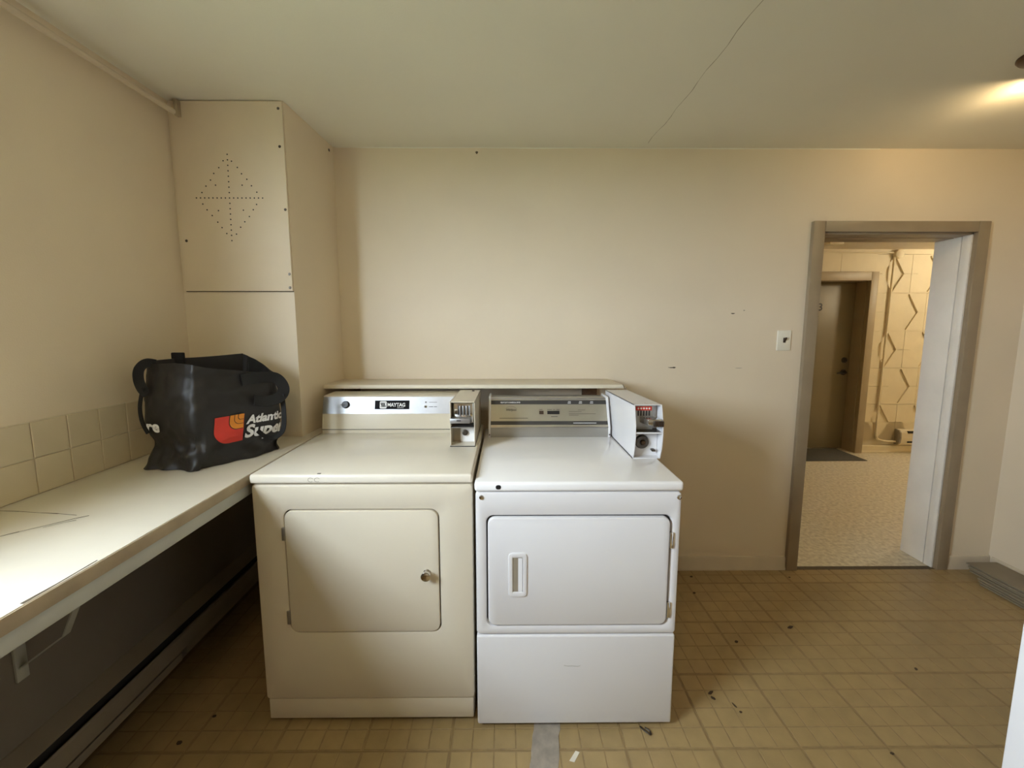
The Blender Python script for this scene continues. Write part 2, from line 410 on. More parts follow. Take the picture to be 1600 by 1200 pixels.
# window in the left wall, behind the photographer's left
wn = empty('window_1', (L - 0.055, (WY0 + WY1) / 2, WZ0)); tag(wn, kind='structure')
b = box(L - 0.05, L - 0.015, WY0, WY1, WZ0, WZ0 + 0.035); box(L - 0.05, L - 0.015, WY0, WY1, WZ1 - 0.035, WZ1, bm=b)
for y in (WY0, WY1 - 0.035): box(L - 0.05, L - 0.015, y, y + 0.035, WZ0 + 0.035, WZ1 - 0.035, bm=b)
obj('window_frame', b, 'window', wn, smooth=False)
ym = (WY0 + WY1) / 2
for ya, yb in ((WY0 + 0.035, WY1 - 0.035),):
    obj('pane', box(L - 0.035, L - 0.031, ya, yb, WZ0 + 0.035, WZ1 - 0.035), 'glass', wn, smooth=False)
obj('window_sill', box(L - 0.015, L + 0.008, WY0, WY1, WZ0 - 0.012, WZ0 + 0.006, 0.003), 'window', wn)
gr = obj('ground_outside', box(-40, L - 0.6, -30, 30, -0.4, -0.3), 'grass', smooth=False); tag(gr, kind='structure')  # unseen ground, brightened to reflect light up to the ceiling

# baseboards
def baseboard(name, x0, x1, y0, y1, along):
    prof = [(0, 0), (0.016, 0), (0.016, 0.012), (0.010, 0.022), (0.010, 0.07), (0.006, 0.08), (0, 0.082)]
    if along == 'x': b = prism([(y1 - p, z) for p, z in prof], 'x', x0, x1)
    else: b = prism([(x1 - p, z) for p, z in prof], 'y', y0, y1)
    return tag(obj(name, b, 'base'), kind='structure')
baseboard('baseboard_back', -0.87, 1.644, 0, D - 0.0005, 'x')
baseboard('baseboard_back_corner', 2.604, R - 0.001, 0, D - 0.0005, 'x')
baseboard('baseboard_right', 0, R - 0.0005, NEAR, D - 0.02, 'y')

# doorway: casing, jamb, stop
dr = empty('door_1', ((DX0 + DX1) / 2, D, 0)); tag(dr, kind='structure')
obj('casing', box(1.646, DX0 + 0.004, D - 0.022, D + 0.004, 0, DZ + 0.054, 0.003), 'trim', dr)
obj('casing', box(DX1 - 0.004, 2.602, D - 0.022, D + 0.004, 0, DZ + 0.054, 0.003), 'trim', dr)
obj('head_casing', box(DX0 + 0.004, DX1 - 0.004, D - 0.0215, D + 0.004, DZ - 0.002, DZ + 0.0535, 0.003), 'trim', dr)
obj('jamb', box(DX1 - 0.012, DX1 + 0.002, D + 0.004, D + 0.050, 0, DZ, 0.002), 'jamb', dr)
obj('jamb', box(DX1 - 0.010, DX1 + 0.002, D + 0.056, D + WT, 0, DZ - 0.01, 0.002), 'jamb', dr)
obj('door_stop', box(DX1 - 0.003, DX1 + 0.002, D + 0.048, D + 0.058, 0, DZ), 'crack', dr)
obj('jamb', box(DX0 - 0.002, DX0 + 0.012, D + 0.004, D + WT, 0, DZ, 0.002), 'jamb', dr)
obj('head_jamb', box(DX0, DX1, D + 0.004, D + WT * 0.45, DZ - 0.012, DZ + 0.002, 0.002), 'trim', dr)
obj('head_jamb', box(DX0, DX1, D + WT * 0.48, D + WT, DZ - 0.014, DZ + 0.002, 0.002), 'trim', dr)

# ------------------------------------------------------------------ hallway beyond the doorway
HY = 4.5; HH = 2.25; HX0, HX1 = 1.0, 6.2
obj('floor_hall', box(HX0, HX1, D - 0.0, HY + 0.3, -0.05, -0.001), 'hallfloor', smooth=False)['kind'] = 'structure'
b = box(HX0, HX1, D + WT, HY + 0.3, HH, HH + 0.1)
hc = obj('ceiling_hall', b, 'hallceil', smooth=False); hc['kind'] = 'structure'
tag(obj('wall_hall_left', box(HX0 - 0.1, HX0, D + WT, HY, -0.05, HH), 'hallwall', smooth=False), kind='structure')
tag(obj('wall_hall_right', box(HX1, HX1 + 0.1, D, HY, -0.05, HH), 'hallwall', smooth=False), kind='structure')
tag(obj('wall_hall_front', box(R + 0.2, HX1, D, D + WT, -0.05, HH), 'hallwall', smooth=False), kind='structure')
HDX0, HDX1, HDZ = 3.03, 3.935, 1.92              # hall door opening
REC = 0.017
b = box(HX0, HDX0, HY + REC, HY + 0.25, -0.05, HH); box(HDX1, HX1, HY + REC, HY + 0.25, -0.05, HH, bm=b); box(HDX0, HDX1, HY + REC, HY + 0.25, HDZ, HH, bm=b); box(HDX0 - 0.1, HDX1 + 0.1, HY + 0.20, HY + 0.30, -0.05, HH, bm=b)
hw = obj('wall_hall_back', b, 'hallwall', smooth=False); hw['kind'] = 'structure'
BW, BH = 0.39, 0.205
def block_mesh(kind, w=BW):
    g = 0.0018; a = 0.115
    x0, x1, z0, z1 = -w / 2 + g, w / 2 - g, g, BH - g
    if kind == 'plain': poly = [(x0, z0), (x1, z0), (x1, z1), (x0, z1)]
    elif kind == 'up': poly = [(x0, z0), (x1, z0), (x1, z1), (a, z1), (0.004, z0 + 0.010), (-0.004, z0 + 0.010), (-a, z1), (x0, z1)]
    else: poly = [(x0, z0), (-a, z0), (-0.004, z1 - 0.010), (0.004, z1 - 0.010), (a, z0), (x1, z0), (x1, z1), (x0, z1)]
    b = prism(poly, 'y', 0.0, REC + 0.002, 0.0)
    me = bpy.data.meshes.new('block'); bmesh.ops.recalc_face_normals(b, faces=b.faces[:]); b.to_mesh(me); b.free()
    me.materials.append(M['hallwall']); return me
bmu, bmd, bmp, bmh = block_mesh('up'), block_mesh('down'), block_mesh('plain'), block_mesh('plain', BW / 2)
zrow = 1.99                                       # mid-line of the top row of diamonds
def put_block(me, cx, z):
    o = bpy.data.objects.new('block', me); o.location = (cx, HY, z); link(o, hw)
for r in range(5):
    zc_ = zrow - r * 2 * BH; off = 4.19 if r % 2 == 0 else 4.385
    if r % 2 == 1:
        put_block(bmh, 4.0925, zc_); put_block(bmh, 4.0925, zc_ - BH)
    for c in range(4):
        put_block(bmd, off + c * BW, zc_)
        put_block(bmu, off + c * BW, zc_ - BH)
for c in range(4): put_block(bmp, 4.19 + c * BW, zrow - 5 * 2 * BH + BH)
for c in range(6): put_block(bmp, 4.0 - BW * (c + 0.5) + 0.0, 2.012)
b = box(HX0, 5.6, HY - 0.002, HY + REC + 0.002, zrow + BH + 0.003 , HH)
obj('top_course', b, 'hallwall', hw, smooth=False)
b = prism([(HY + 0.002, 0), (HY - 0.014, 0), (HY - 0.014, 0.012), (HY - 0.008, 0.02), (HY - 0.008, 0.075), (HY + 0.002, 0.085)], 'x', 4.02, 5.9)
tag(obj('baseboard_hall', b, 'hallwall'), kind='structure')
# numbered hall door
d2 = empty('door_2', ((HDX0 + HDX1) / 2, HY, 0)); tag(d2, 'dark olive hall door numbered 3 with black knob hardware', kind='structure')
obj('door_leaf', box(HDX0 + 0.01, HDX1 - 0.012, HY + 0.15, HY + 0.195, 0.008, HDZ - 0.01, 0.002), 'halldoor', d2)
obj('casing', box(HDX1 - 0.004, HDX1 + 0.075, HY - 0.03, HY + 0.02, 0, HDZ + 0.09, 0.003), 'halltrim', d2)
obj('casing', box(HDX0 - 0.075, HDX0 + 0.004, HY - 0.03, HY + 0.02, 0, HDZ + 0.09, 0.003), 'halltrim', d2)
obj('head_casing', box(HDX0 + 0.004, HDX1 - 0.004, HY - 0.0295, HY + 0.02, HDZ - 0.004, HDZ + 0.0895, 0.003), 'halltrim', d2)
obj('jamb', box(HDX1 - 0.010, HDX1 + 0.003, HY + 0.02, HY + 0.25, 0, HDZ), 'halltrim', d2, smooth=False)
obj('jamb', box(HDX0 - 0.003, HDX0 + 0.008, HY + 0.02, HY + 0.25, 0, HDZ), 'halltrim', d2, smooth=False)
obj('head_jamb', box(HDX0, HDX1, HY + 0.02, HY + 0.25, HDZ - 0.006, HDZ + 0.003), 'halltrim', d2, smooth=False)
nf = lambda x, y: Vector((3.508 + x, HY + 0.1485, 1.602 + y))
obj('house_number', text_bm('3', 0.115, nf, offset=0.002), 'black', d2, smooth=False)
obj('peephole', lathe([(0, 0.004), (0.006, 0.004), (0.008, 0)], (3.515, HY + 0.15, 1.535), (0, -1, 0), 10), 'black', d2)
obj('deadbolt', lathe([(0, 0.022), (0.016, 0.022), (0.02, 0.016), (0.03, 0.012), (0.033, 0)], (3.862, HY + 0.15, 1.04), (0, -1, 0), 16), 'black', d2)
hd = obj('handle', lathe([(0, 0.04), (0.014, 0.04), (0.016, 0.012), (0.032, 0.009), (0.034, 0)], (3.862, HY + 0.15, 0.90), (0, -1, 0), 16), 'black', d2)
obj('lever', tube([(3.862, HY + 0.112, 0.90), (3.82, HY + 0.108, 0.898), (3.765, HY + 0.113, 0.893)], 0.008, 8), 'black', hd)
# doormat
o = obj('doormat', box(3.08, 3.84, 4.20, 4.63, -0.001, 0.007, 0.003), 'mat', origin=(3.46, 4.4, 0)); tag(o, 'dark grey flat doormat in front of the numbered hall door', 'doormat')
# hall conduit
cd = empty('electrical_conduit', (4.16, HY - 0.012, 0)); tag(cd, 'cream painted conduit running down the patterned hall wall', 'conduit')
obj('pipe', tube(smooth_path([(4.165, HY - 0.017, 2.17), (4.162, HY - 0.017, 1.4), (4.158, HY - 0.017, 0.6), (4.158, HY - 0.017, 0.27), (4.175, HY - 0.017, 0.175), (4.225, HY - 0.017, 0.145), (4.30, HY - 0.017, 0.135), (4.40, HY - 0.02, 0.133)], 8), 0.011), 'hallwall', cd)
obj('junction_box', lathe([(0, 0.05), (0.03, 0.05), (0.045, 0.04), (0.05, 0)], (4.20, HY - 0.005, 2.195), (0, -1, 0), 16), 'hallwall', cd)
obj('branch_pipe', tube([(4.18, HY - 0.020, 2.212), (3.9, HY - 0.020, 2.215), (3.3, HY - 0.020, 2.216)], 0.009), 'hallwall', cd)
obj('strap', box(4.148, 4.176, HY - 0.030, HY - 0.004, 1.05, 1.065, 0.002), 'hallwall', cd); obj('strap', box(4.145, 4.173, HY - 0.030, HY - 0.004, 0.50, 0.515, 0.002), 'hallwall', cd)
# hall heater
ht = empty('hall_baseboard_heater', (4.7, HY, 0.1)); tag(ht, 'small cream electric heater on the patterned hall wall', 'heater')
prof = [(HY - 0.001, 0.10), (HY - 0.05, 0.10), (HY - 0.07, 0.125), (HY - 0.078, 0.185), (HY - 0.07, 0.245), (HY - 0.05, 0.272), (HY - 0.001, 0.275)]
obj('casing', prism(prof, 'x', 4.40, 5.1, 0.003), 'hallwall', ht)
obj('end_cap', prism([(y, z) for y, z in prof], 'x', 4.385, 4.402, 0.004), 'heater', ht)  # left cap coloured darker than the cream casing for its shaded side
obj('slot', box(4.47, 5.05, HY - 0.0772, HY - 0.05, 0.238, 0.262), 'gap', ht, smooth=False)
obj('slot', box(4.47, 5.05, HY - 0.080, HY - 0.05, 0.132, 0.148), 'gap', ht, smooth=False)
o = obj('ceiling_box', box(3.13, 3.27, 4.06, 4.30, HH - 0.03, HH, 0.006), 'hallwall', origin=(3.2, 4.18, HH)); tag(o, 'small cream box mounted on the hallway ceiling', 'box')
# hall ceiling lamp (beyond the jamb, lights the hall from the right)
hl = empty('hall_ceiling_lamp', (5.0, 3.5, HH)); tag(hl, 'round glass ceiling lamp in the hallway', 'lamp')
obj('canopy', lathe([(0, 0.02), (0.09, 0.02), (0.1, 0)], (5.0, 3.5, HH), (0, 0, -1), 24), 'hallceil', hl)
obj('globe', lathe([(0.03, 0.02), (0.06, 0.035), (0.075, 0.07), (0.06, 0.11), (0.03, 0.13), (0, 0.135)], (5.0, 3.5, HH), (0, 0, -1), 24), 'bulb', hl)
ld = bpy.data.lights.new('hall_lamp_light', 'POINT'); ld.energy = HALL_LAMP_W; ld.color = (1.0, 0.86, 0.60); ld.shadow_soft_size = 0.085
lo = bpy.data.objects.new('hall_lamp_light', ld); lo.location = (0, 0, -0.075); link(lo, hl)

# ------------------------------------------------------------------ access panel on the chase
ap = empty('access_panel', (-1.17, CH, 1.588)); tag(ap, 'cream access panel with a diamond of drilled holes above the bag', 'access panel')
obj('panel', box(-1.398, -0.9345, CH - 0.010, CH - 0.0003, 1.588, H - 0.005, 0.001), 'panel', ap)
hb = bmesh.new()
cx0, cz0 = -1.178, 1.977
dots = [(0, 0.022 * k) for k in range(-8, 9)] + [(0.0175 * k, 0) for k in range(-8, 9) if k]
for k in range(1, 7):
    t = k / 7
    for sx_, sz_ in ((1, 1), (-1, 1), (1, -1), (-1, -1)): dots.append((sx_ * 0.135 * (1 - t) + random.uniform(-.003, .003), sz_ * 0.172 * t + random.uniform(-.003, .003)))
dots += [(0.056, 0.052), (-0.056, 0.052), (0.056, -0.05), (-0.05, -0.052)]
for dx, dz in dots:
    lathe([(0, 0.0006), (0.0030, 0.0006), (0.0030, 0)], (cx0 + dx + dz * 0.02, CH - 0.010, cz0 + dz), (0, -1, 0), 7, bm=hb)
tag(obj('drilled_holes', hb, 'black', ap, smooth=False), kind='stuff')
for x, z in ((-0.953, 2.185), (-0.944, 1.66), (-0.945, 1.602), (-1.376, 1.80), (-0.945, 1.93), (-0.95, 2.335)):
    obj('screw', lathe([(0, 0.003), (0.004, 0.003), (0.006, 0)], (x, CH - 0.010, z), (0, -1, 0), 10), 'darkmetal', ap)
obj('edge_shadow_strip', box(-1.40, -0.9335, CH - 0.004, CH - 0.0003, 1.5845, 1.5885), 'crack', ap, smooth=False)  # dark strip painting the shadow line below the panel's lower edge

# rod under the ceiling along the left wall
rd = empty('ceiling_rod', (-1.37, 1.0, 2.31)); tag(rd, 'cream painted rod under the ceiling along the left wall', 'rod')
obj('rod', tube([(-1.375, -1.2, 2.306), (-1.372, 0.6, 2.308), (-1.368, 1.816, 2.311)], 0.011, 10), 'rod', rd)
obj('bracket', box(-1.366, -1.352, 1.80, CH - 0.0005, 2.298, 2.36, 0.001), 'counter_edge', rd)
obj('hanger', box(-1.385, -1.355, 0.3, 0.32, 2.315, H, 0.002), 'rod', rd)

# ------------------------------------------------------------------ counter, backsplash, heater on the left
bs = obj('backsplash', box(L, L + 0.003, -1.3, CH, CZ, 1.156), 'cgrout', smooth=False); tag(bs, kind='structure')
tb = box(0, 0.006, -0.0495, 0.0495, -0.0540, 0.0540, 0.0015, 1)
tmesh = bpy.data.meshes.new('wall_tile'); tb.to_mesh(tmesh); tb.free(); tmesh.materials.append(M['ctile'])
for k in range(-14, 7):
    for rz in (0, 1):
        o = bpy.data.objects.new('wall_tile', tmesh); o.location = (L + 0.001, 1.142 + 0.1015 * k, CZ + 0.0555 + rz * 0.110); link(o, bs)
ct = empty('counter', (-1.15, 0.5, 0)); tag(ct, 'long cream counter fixed along the left wall', 'counter')
top = obj('countertop', box(L + 0.0005, CX, -1.3, D - 0.001, CZ - 0.036, CZ, 0.002), 'counter', ct)
obj('edge_band', box(CX, CX + 0.003, -1.3, 1.80, CZ - 0.034, CZ - 0.002, 0.001), 'counter_edge', ct)
obj('apron', box(CX - 0.024, CX - 0.003, -1.3, 1.80, CZ - 0.074, CZ - 0.036, 0.003), 'apron', ct)
def ribbon(pts, w, z, name, m, parent):
    b = bmesh.new()
    for i in range(len(pts) - 1):
        (xa, ya), (xb, yb) = pts[i], pts[i + 1]; t = Vector((xb - xa, yb - ya)).normalized(); nx, ny = -t.y, t.x
        wa = w * (0.35 + random.random()); wb_ = w * (0.35 + random.random())
        b.faces.new([b.verts.new(p) for p in ((xa - nx * wa, ya - ny * wa, z), (xb - nx * wb_, yb - ny * wb_, z), (xb + nx * wb_, yb + ny * wb_, z), (xa + nx * wa, ya + ny * wa, z))])
    return obj(name, b, m, parent, smooth=False)
ribbon([(-1.41, 1.082), (-1.33, 1.076), (-1.27, 1.068), (-1.21, 1.062), (-1.15, 1.052)], 0.0018, CZ + 0.0006, 'crack', 'crack', top)
ribbon([(-1.23, 0.93), (-1.20, 0.965), (-1.165, 1.0), (-1.135, 1.034), (-1.115, 1.05)], 0.0016, CZ + 0.0006, 'crack', 'crack', top)
ribbon([(-1.165, 0.985), (-1.14, 1.012), (-1.122, 1.024)], 0.0013, CZ + 0.0006, 'crack', 'crack', top)
ribbon([(-0.886, 0.70), (-0.8845, 0.76), (-0.886, 0.84)], 0.0025, CZ + 0.0006, 'chipped_edge', 'crack', top)
for y in (1.075, -0.4):
    br = obj('bracket', box(L + 0.0045, L + 0.012, y, y + 0.03, 0.42, CZ - 0.037, 0.001), 'apron', ct)
    obj('bracket_arm', box(L + 0.0045, CX - 0.06, y, y + 0.03, CZ - 0.045, CZ - 0.037, 0.001), 'apron', br)
    obj('brace', tube([(L + 0.014, y + 0.015, 0.46), (L + 0.15, y + 0.015, 0.56), (L + 0.30, y + 0.015, CZ - 0.05)], 0.0, flat=(0.02, 0.004)), 'apron', br)
bh = empty('baseboard_heater', (-1.38, 0.8, 0.06)); tag(bh, 'long grey electric baseboard heater under the counter', 'heater')
obj('back_plate', box(L + 0.0036, L + 0.0075, -1.2, D - 0.02, 0.055, 0.235), 'heater', bh, smooth=False)
obj('hood', prism([(L + 0.004, 0.236), (L + 0.004, 0.230), (L + 0.053, 0.196), (L + 0.056, 0.201)], 'y', -1.2, D - 0.02), 'heater', bh)
obj('grille_shadow', box(L + 0.006, L + 0.045, -1.2, D - 0.022, 0.10, 0.205), 'gap', bh, smooth=False)
obj('front_panel', prism([(L + 0.060, 0.170), (L + 0.066, 0.172), (L + 0.071, 0.165), (L + 0.071, 0.103), (L + 0.066, 0.098), (L + 0.060, 0.100)], 'y', -1.2, D - 0.02), 'heater', bh)
obj('bottom_lip', prism([(L + 0.006, 0.055), (L + 0.066, 0.060), (L + 0.070, 0.066), (L + 0.069, 0.094), (L + 0.064, 0.094), (L + 0.062, 0.068), (L + 0.006, 0.062)], 'y', -1.2, 1.56), 'heater', bh)
obj('end_box', box(L + 0.006, L + 0.060, 1.60, D - 0.02, 0.06, 0.16, 0.003), 'heater', bh)

# ------------------------------------------------------------------ wall shelf behind the dryers
SX0, SX1, SY, SZ = -0.922, 0.592, 2.045, 1.141
sh = empty('wall_shelf', ((SX0 + SX1) / 2, D, SZ - 0.02)); tag(sh, 'narrow cream painted shelf on the wall above the two dryers', 'shelf')
obj('board', prism([(SX0, SY), (SX1, SY), (SX1 - 0.03, D - 0.001), (SX0, D - 0.001)], 'z', SZ - 0.0195, SZ, 0.0015), 'shelf', sh)
obj('front_edge', box(SX0, SX1, SY - 0.003, SY + 0.001, SZ - 0.019, SZ - 0.0008, 0.001), 'shelf_edge', sh)
obj('cleat', box(0.42, 0.50, D - 0.03, D - 0.0005, 1.03, SZ - 0.02, 0.002), 'rustwood', sh)
obj('cleat', box(-0.9, -0.82, D - 0.03, D - 0.0005, 1.03, SZ - 0.02, 0.002), 'rustwood', sh)
obj('clip', tube(smooth_path([(0.583, SY - 0.006, SZ + 0.004), (0.588, SY - 0.009, SZ - 0.008), (0.594, SY - 0.012, SZ - 0.02), (0.600, SY - 0.012, SZ - 0.012)], 4), 0.002, 6), 'chrome', sh)

# ------------------------------------------------------------------ almond dryer
X0, X1, F, BK, T = -0.867, -0.118, 1.338, 2.04, 0.94
m1 = empty('clothes_dryer', ((X0 + X1) / 2, (F + BK) / 2, 0)); tag(m1, 'almond coin-operated dryer with a chrome door knob beside the counter', 'dryer', 'coin-operated dryers')
obj('cabinet', box(X0 + 0.003, X1 - 0.003, F + 0.022, BK, 0.014, T - 0.034, 0.004), 'almond', m1)
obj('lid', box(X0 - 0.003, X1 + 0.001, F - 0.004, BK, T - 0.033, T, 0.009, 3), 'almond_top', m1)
hole = rrect(-0.764, -0.233, 0.361, 0.815, 0.03, 7)
obj('front_panel', holed_panel(X0, X1, 0.100, T - 0.037, hole, F, F + 0.022), 'almond', m1)
obj('door_recess', box(-0.78, -0.22, F + 0.016, F + 0.024, 0.35, 0.83), 'gap', m1, smooth=False)
dm = obj('door', plate(rrect(-0.7605, -0.2365, 0.3645, 0.8115, 0.028, 7), F - 0.003, F + 0.014, 0.004), 'almond', m1)
obj('knob', lathe([(0, 0.030), (0.012, 0.030), (0.0165, 0.027), (0.0165, 0.018), (0.009, 0.013), (0.008, 0.005), (0.013, 0.002), (0.013, 0)], (-0.278, F - 0.003, 0.587), (0, -1, 0), 24), 'chrome', dm)
for za, zb in ((0.705, 0.752), (0.395, 0.445)):
    obj('hinge', box(-0.772, -0.7605, F - 0.004, F + 0.004, za, zb, 0.0015), 'kick', m1)
obj('toe_panel', box(X0 + 0.006, X1 - 0.004, F + 0.005, F + 0.03, 0.018, 0.098, 0.004), 'almond', m1)
for x in (X0 + 0.06, X1 - 0.06):
    for y in (F + 0.08, BK - 0.06): obj('foot', lathe([(0, 0.02), (0.012, 0.02), (0.012, 0.008), (0.02, 0.006), (0.02, 0)], (x, y, 0), (0, 0, 1), 12), 'black', m1)
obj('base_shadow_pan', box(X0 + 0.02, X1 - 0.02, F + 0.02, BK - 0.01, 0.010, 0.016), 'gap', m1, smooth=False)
obj('paint_chip', box(-0.643, -0.631, F + 0.004, F + 0.010, T - 0.002, T + 0.0006), 'black', m1)
for dx in (-0.662, -0.640): # two faint worn rings on the lid's front edge
    obj('worn_mark', tube([(dx + 0.009 * math.cos(a), F - 0.0042, T - 0.018 + 0.007 * math.sin(a)) for a in [0.5 + 4.9 * i / 12 for i in range(13)]], 0.0007, 4), 'heater', m1)
# console
CXR = -0.236
A0, A1 = Vector((0, 1.8785, 1.030)), Vector((0, 1.8985, 1.106))
def mface(x, t, off=0.0):        # slanted console face: t in metres up from the band's lower edge
    d = (A1 - A0).normalized(); nrm = Vector((0, -d.z, d.y)); p = A0 + d * t + nrm * off
    return Vector((x, p.y, p.z))
cn = obj('console', prism([(1.866, T), (1.866, T + 0.018), (1.8655, T + 0.02), (1.8785, 1.030), (1.8985, 1.106), (1.906, 1.112), (2.03, 1.112), (2.03, T)], 'x', X0 + 0.008, CXR, 0.003), 'almond', m1)
fl_ = prism([(1.8775, 1.030), (1.8975, 1.106), (1.900, 1.106), (1.880, 1.030)], 'x', X0 + 0.009, CXR - 0.001)
cp = obj('steel_fascia', fl_, 'steel', m1)
obj('seam', box(X0 + 0.008, CXR, 1.8635, 1.867, T + 0.0175, T + 0.0195), 'gap', m1, smooth=False)
dv = (A1 - A0).normalized(); FN = Vector((0, -dv.z, dv.y))
obj('dial', lathe([(0, 0.012), (0.014, 0.012), (0.0165, 0.009), (0.0175, 0)], mface(-0.752, 0.042, 0.001), FN, 20), 'black', cp)
obj('dial_pointer', prism([(-0.774, 1.072), (-0.770, 1.0745), (-0.740, 1.0725), (-0.740, 1.0715), (-0.765, 1.0695)], 'y', 1.8745, 1.876), 'print_dark', cp)
bd = quads_bm([(-0.617, -0.456, 0.0205, 0.0615)], lambda x, y: mface(x, y, 0.0016))
obj('badge', bd, 'badge', cp, smooth=False)
bd = bmesh.new()
bd.faces.new([bd.verts.new(mface(p[0], p[1], 0.0020)) for p in rrect(-0.594, -0.562, 0.024, 0.058, 0.005, 3)])
obj('badge_emblem', bd, 'print_white', cp, smooth=False)
bd = bmesh.new()
for k in range(3):
    xx = -0.590 + 0.0065 * k
    bd.faces.new([bd.verts.new(mface(*p, 0.0024)) for p in ((xx, 0.049), (xx + 0.005, 0.049), (xx + 0.0105, 0.033), (xx + 0.0055, 0.033))])
bd.faces.new([bd.verts.new(mface(*p, 0.0024)) for p in ((-0.590, 0.051), (-0.566, 0.051), (-0.566, 0.0495), (-0.590, 0.0495))])
bd.faces.new([bd.verts.new(mface(*p, 0.0024)) for p in ((-0.590, 0.0325), (-0.566, 0.0325), (-0.566, 0.031), (-0.590, 0.031))])
obj('emblem_strokes', bd, 'badge', cp, smooth=False)
obj('badge_lettering', text_bm('MAYTAG', 0.0235, lambda x, y: mface(-0.5585 + x, 0.033 + y, 0.0022), offset=0.0007, sx=0.88), 'print_white', cp, smooth=False)
obj('badge_underline', quads_bm([(-0.512, -0.482, 0.0265, 0.0280)], lambda x, y: mface(x, y, 0.0022)), 'print_white', cp, smooth=False)
obj('indicator', lathe([(0, 0.002), (0.003, 0.002), (0.0035, 0)], mface(-0.380, 0.053, 0.001), FN, 10), 'print_dark', cp)
obj('push_button', lathe([(0, 0.006), (0.004, 0.006), (0.0058, 0.004), (0.006, 0)], mface(-0.380, 0.032, 0.001), FN, 14), 'chrome', cp)
rects = [(-0.365, -0.327, 0.0515, 0.0535), (-0.365, -0.345, 0.0305, 0.0330), (-0.341, -0.327, 0.0305, 0.0330)]
for k in range(5): rects.append((-0.732, -0.732 + 0.022 + 0.008 * (k % 3), 0.018 + 0.011 * k, 0.0188 + 0.011 * k))
rects += [(-0.775, -0.72, 0.012, 0.0128), (-0.765, -0.725, 0.066, 0.0668), (-0.75, -0.722, 0.0705, 0.0712)]
tag(obj('printed_lines', quads_bm(rects, lambda x, y: mface(x, y, 0.0016)), 'print_dark', cp, smooth=False), kind='stuff')

def coin_box(parent, x0, x1, front, back, zb, mkey, topb, depth=0.055):
    """hollow sheet-metal coin meter box; front = [(y,z)...] profile from bottom to top of the open front."""
    t = 0.0028
    side = front + [(back, topb), (back, zb)]
    shell = prism(side, 'x', x0, x0 + t); prism(side, 'x', x1 - t, x1, bm=shell)
    (yf, zf), (yt, zt) = front[0], front[-1]
    box(x0, x1, yf, back, zb, zb + 0.004, bm=shell)
    prism([(yt, zt), (back, topb), (back, topb - t), (yt, zt - t)], 'x', x0, x1, bm=shell)
    dp = depth
    box(x0 + t, x1 - t, yf + dp + 0.03, yf + dp + 0.034, zb + 0.004, zt - 0.004, bm=shell)
    return obj('coin_box', shell, mkey, parent, smooth=False)
# coin meter of the almond dryer
x0, x1 = -0.2345, -0.1325; zf = 1.128
cb = coin_box(m1, x0, x1, [(1.652, T), (1.652, zf)], 2.03, T, 'almond', 1.117)
obj('divider', box(x0 + 0.002, x1 - 0.002, 1.656, 1.73, 1.018, 1.021), 'steel', cb, smooth=False)
mech = box(x0 + 0.010, x1 - 0.006, 1.678, 1.735, 1.032, 1.120, 0.006)
obj('coin_chute', mech, 'chrome', cb)
for k in range(4):
    xx = x0 + 0.030 + 0.0135 * k
    obj('coin_slot', box(xx, xx + 0.005, 1.6765, 1.68, 1.068, 1.106, 0.001), 'black', cb)
    obj('coin_guide', box(xx + 0.006, xx + 0.011, 1.672, 1.68, 1.064, 1.108, 0.0015), 'steel', cb)
obj('coin_slide', prism([(x0 + 0.001, 1.640), (x0 + 0.082, 1.640), (x0 + 0.088, 1.680), (x0 + 0.001, 1.680)], 'z', 1.040, 1.060, 0.002), 'steel', cb)
obj('slide_slot', box(x0 + 0.028, x0 + 0.046, 1.639, 1.642, 1.050, 1.054), 'black', cb, smooth=False)
obj('inner_plate', box(x0 + 0.036, x1 - 0.004, 1.708, 1.7135, T + 0.005, 1.016), 'print_white', cb, smooth=False)
lk = obj('lock', lathe([(0, 0.012), (0.004, 0.012), (0.0042, 0.009), (0.008, 0.009), (0.0082, 0.011), (0.012, 0.010), (0.0125, 0)], (x0 + 0.056, 1.709, 0.986), (0, -1, 0), 20), 'darkmetal', cb)
obj('base_edge', box(x0 - 0.001, x1 + 0.001, 1.650, 2.03, T - 0.0005, T + 0.003), 'gap', cb, smooth=False)
obj('knob_screw', lathe([(0, 0.006), (0.005, 0.006), (0.006, 0)], (-0.165, 1.985, 1.1185), (0, 0, 1), 10), 'darkmetal', cb)

# ------------------------------------------------------------------ white dryer
X0, X1, F, BK, T = -0.1065, 0.589, 1.3176, 2.03, 0.92
w1 = empty('clothes_dryer', ((X0 + X1) / 2, (F + BK) / 2, 0)); tag(w1, 'white coin-operated dryer with recessed door pull and lower panel', 'dryer', 'coin-operated dryers')
obj('cabinet', box(X0 + 0.003, X1 - 0.003, F + 0.022, BK, 0.014, T - 0.034, 0.004), 'white', w1)
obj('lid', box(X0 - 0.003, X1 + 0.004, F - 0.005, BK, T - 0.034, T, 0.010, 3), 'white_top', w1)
hole = rrect(-0.071, 0.559, 0.399, 0.800, 0.026, 7)
obj('front_panel', holed_panel(X0, X1, 0.366, T - 0.037, hole, F, F + 0.022, 0.008, 0.008), 'white', w1)
obj('door_recess', box(-0.085, 0.575, F + 0.016, F + 0.024, 0.385, 0.815), 'gap', w1, smooth=False)
dw = obj('door', plate(rrect(-0.0655, 0.5525, 0.404, 0.7945, 0.024, 7), F - 0.006, F + 0.014, 0.006), 'white', w1)
hr = rrect(0.006, 0.066, 0.514, 0.670, 0.003, 2)
obj('pull_frame', holed_panel(0.004, 0.068, 0.512, 0.672, rrect(0.019, 0.053, 0.530, 0.655, 0.003, 2), F - 0.010, F - 0.004, 0.003, 0.003), 'white', dw)
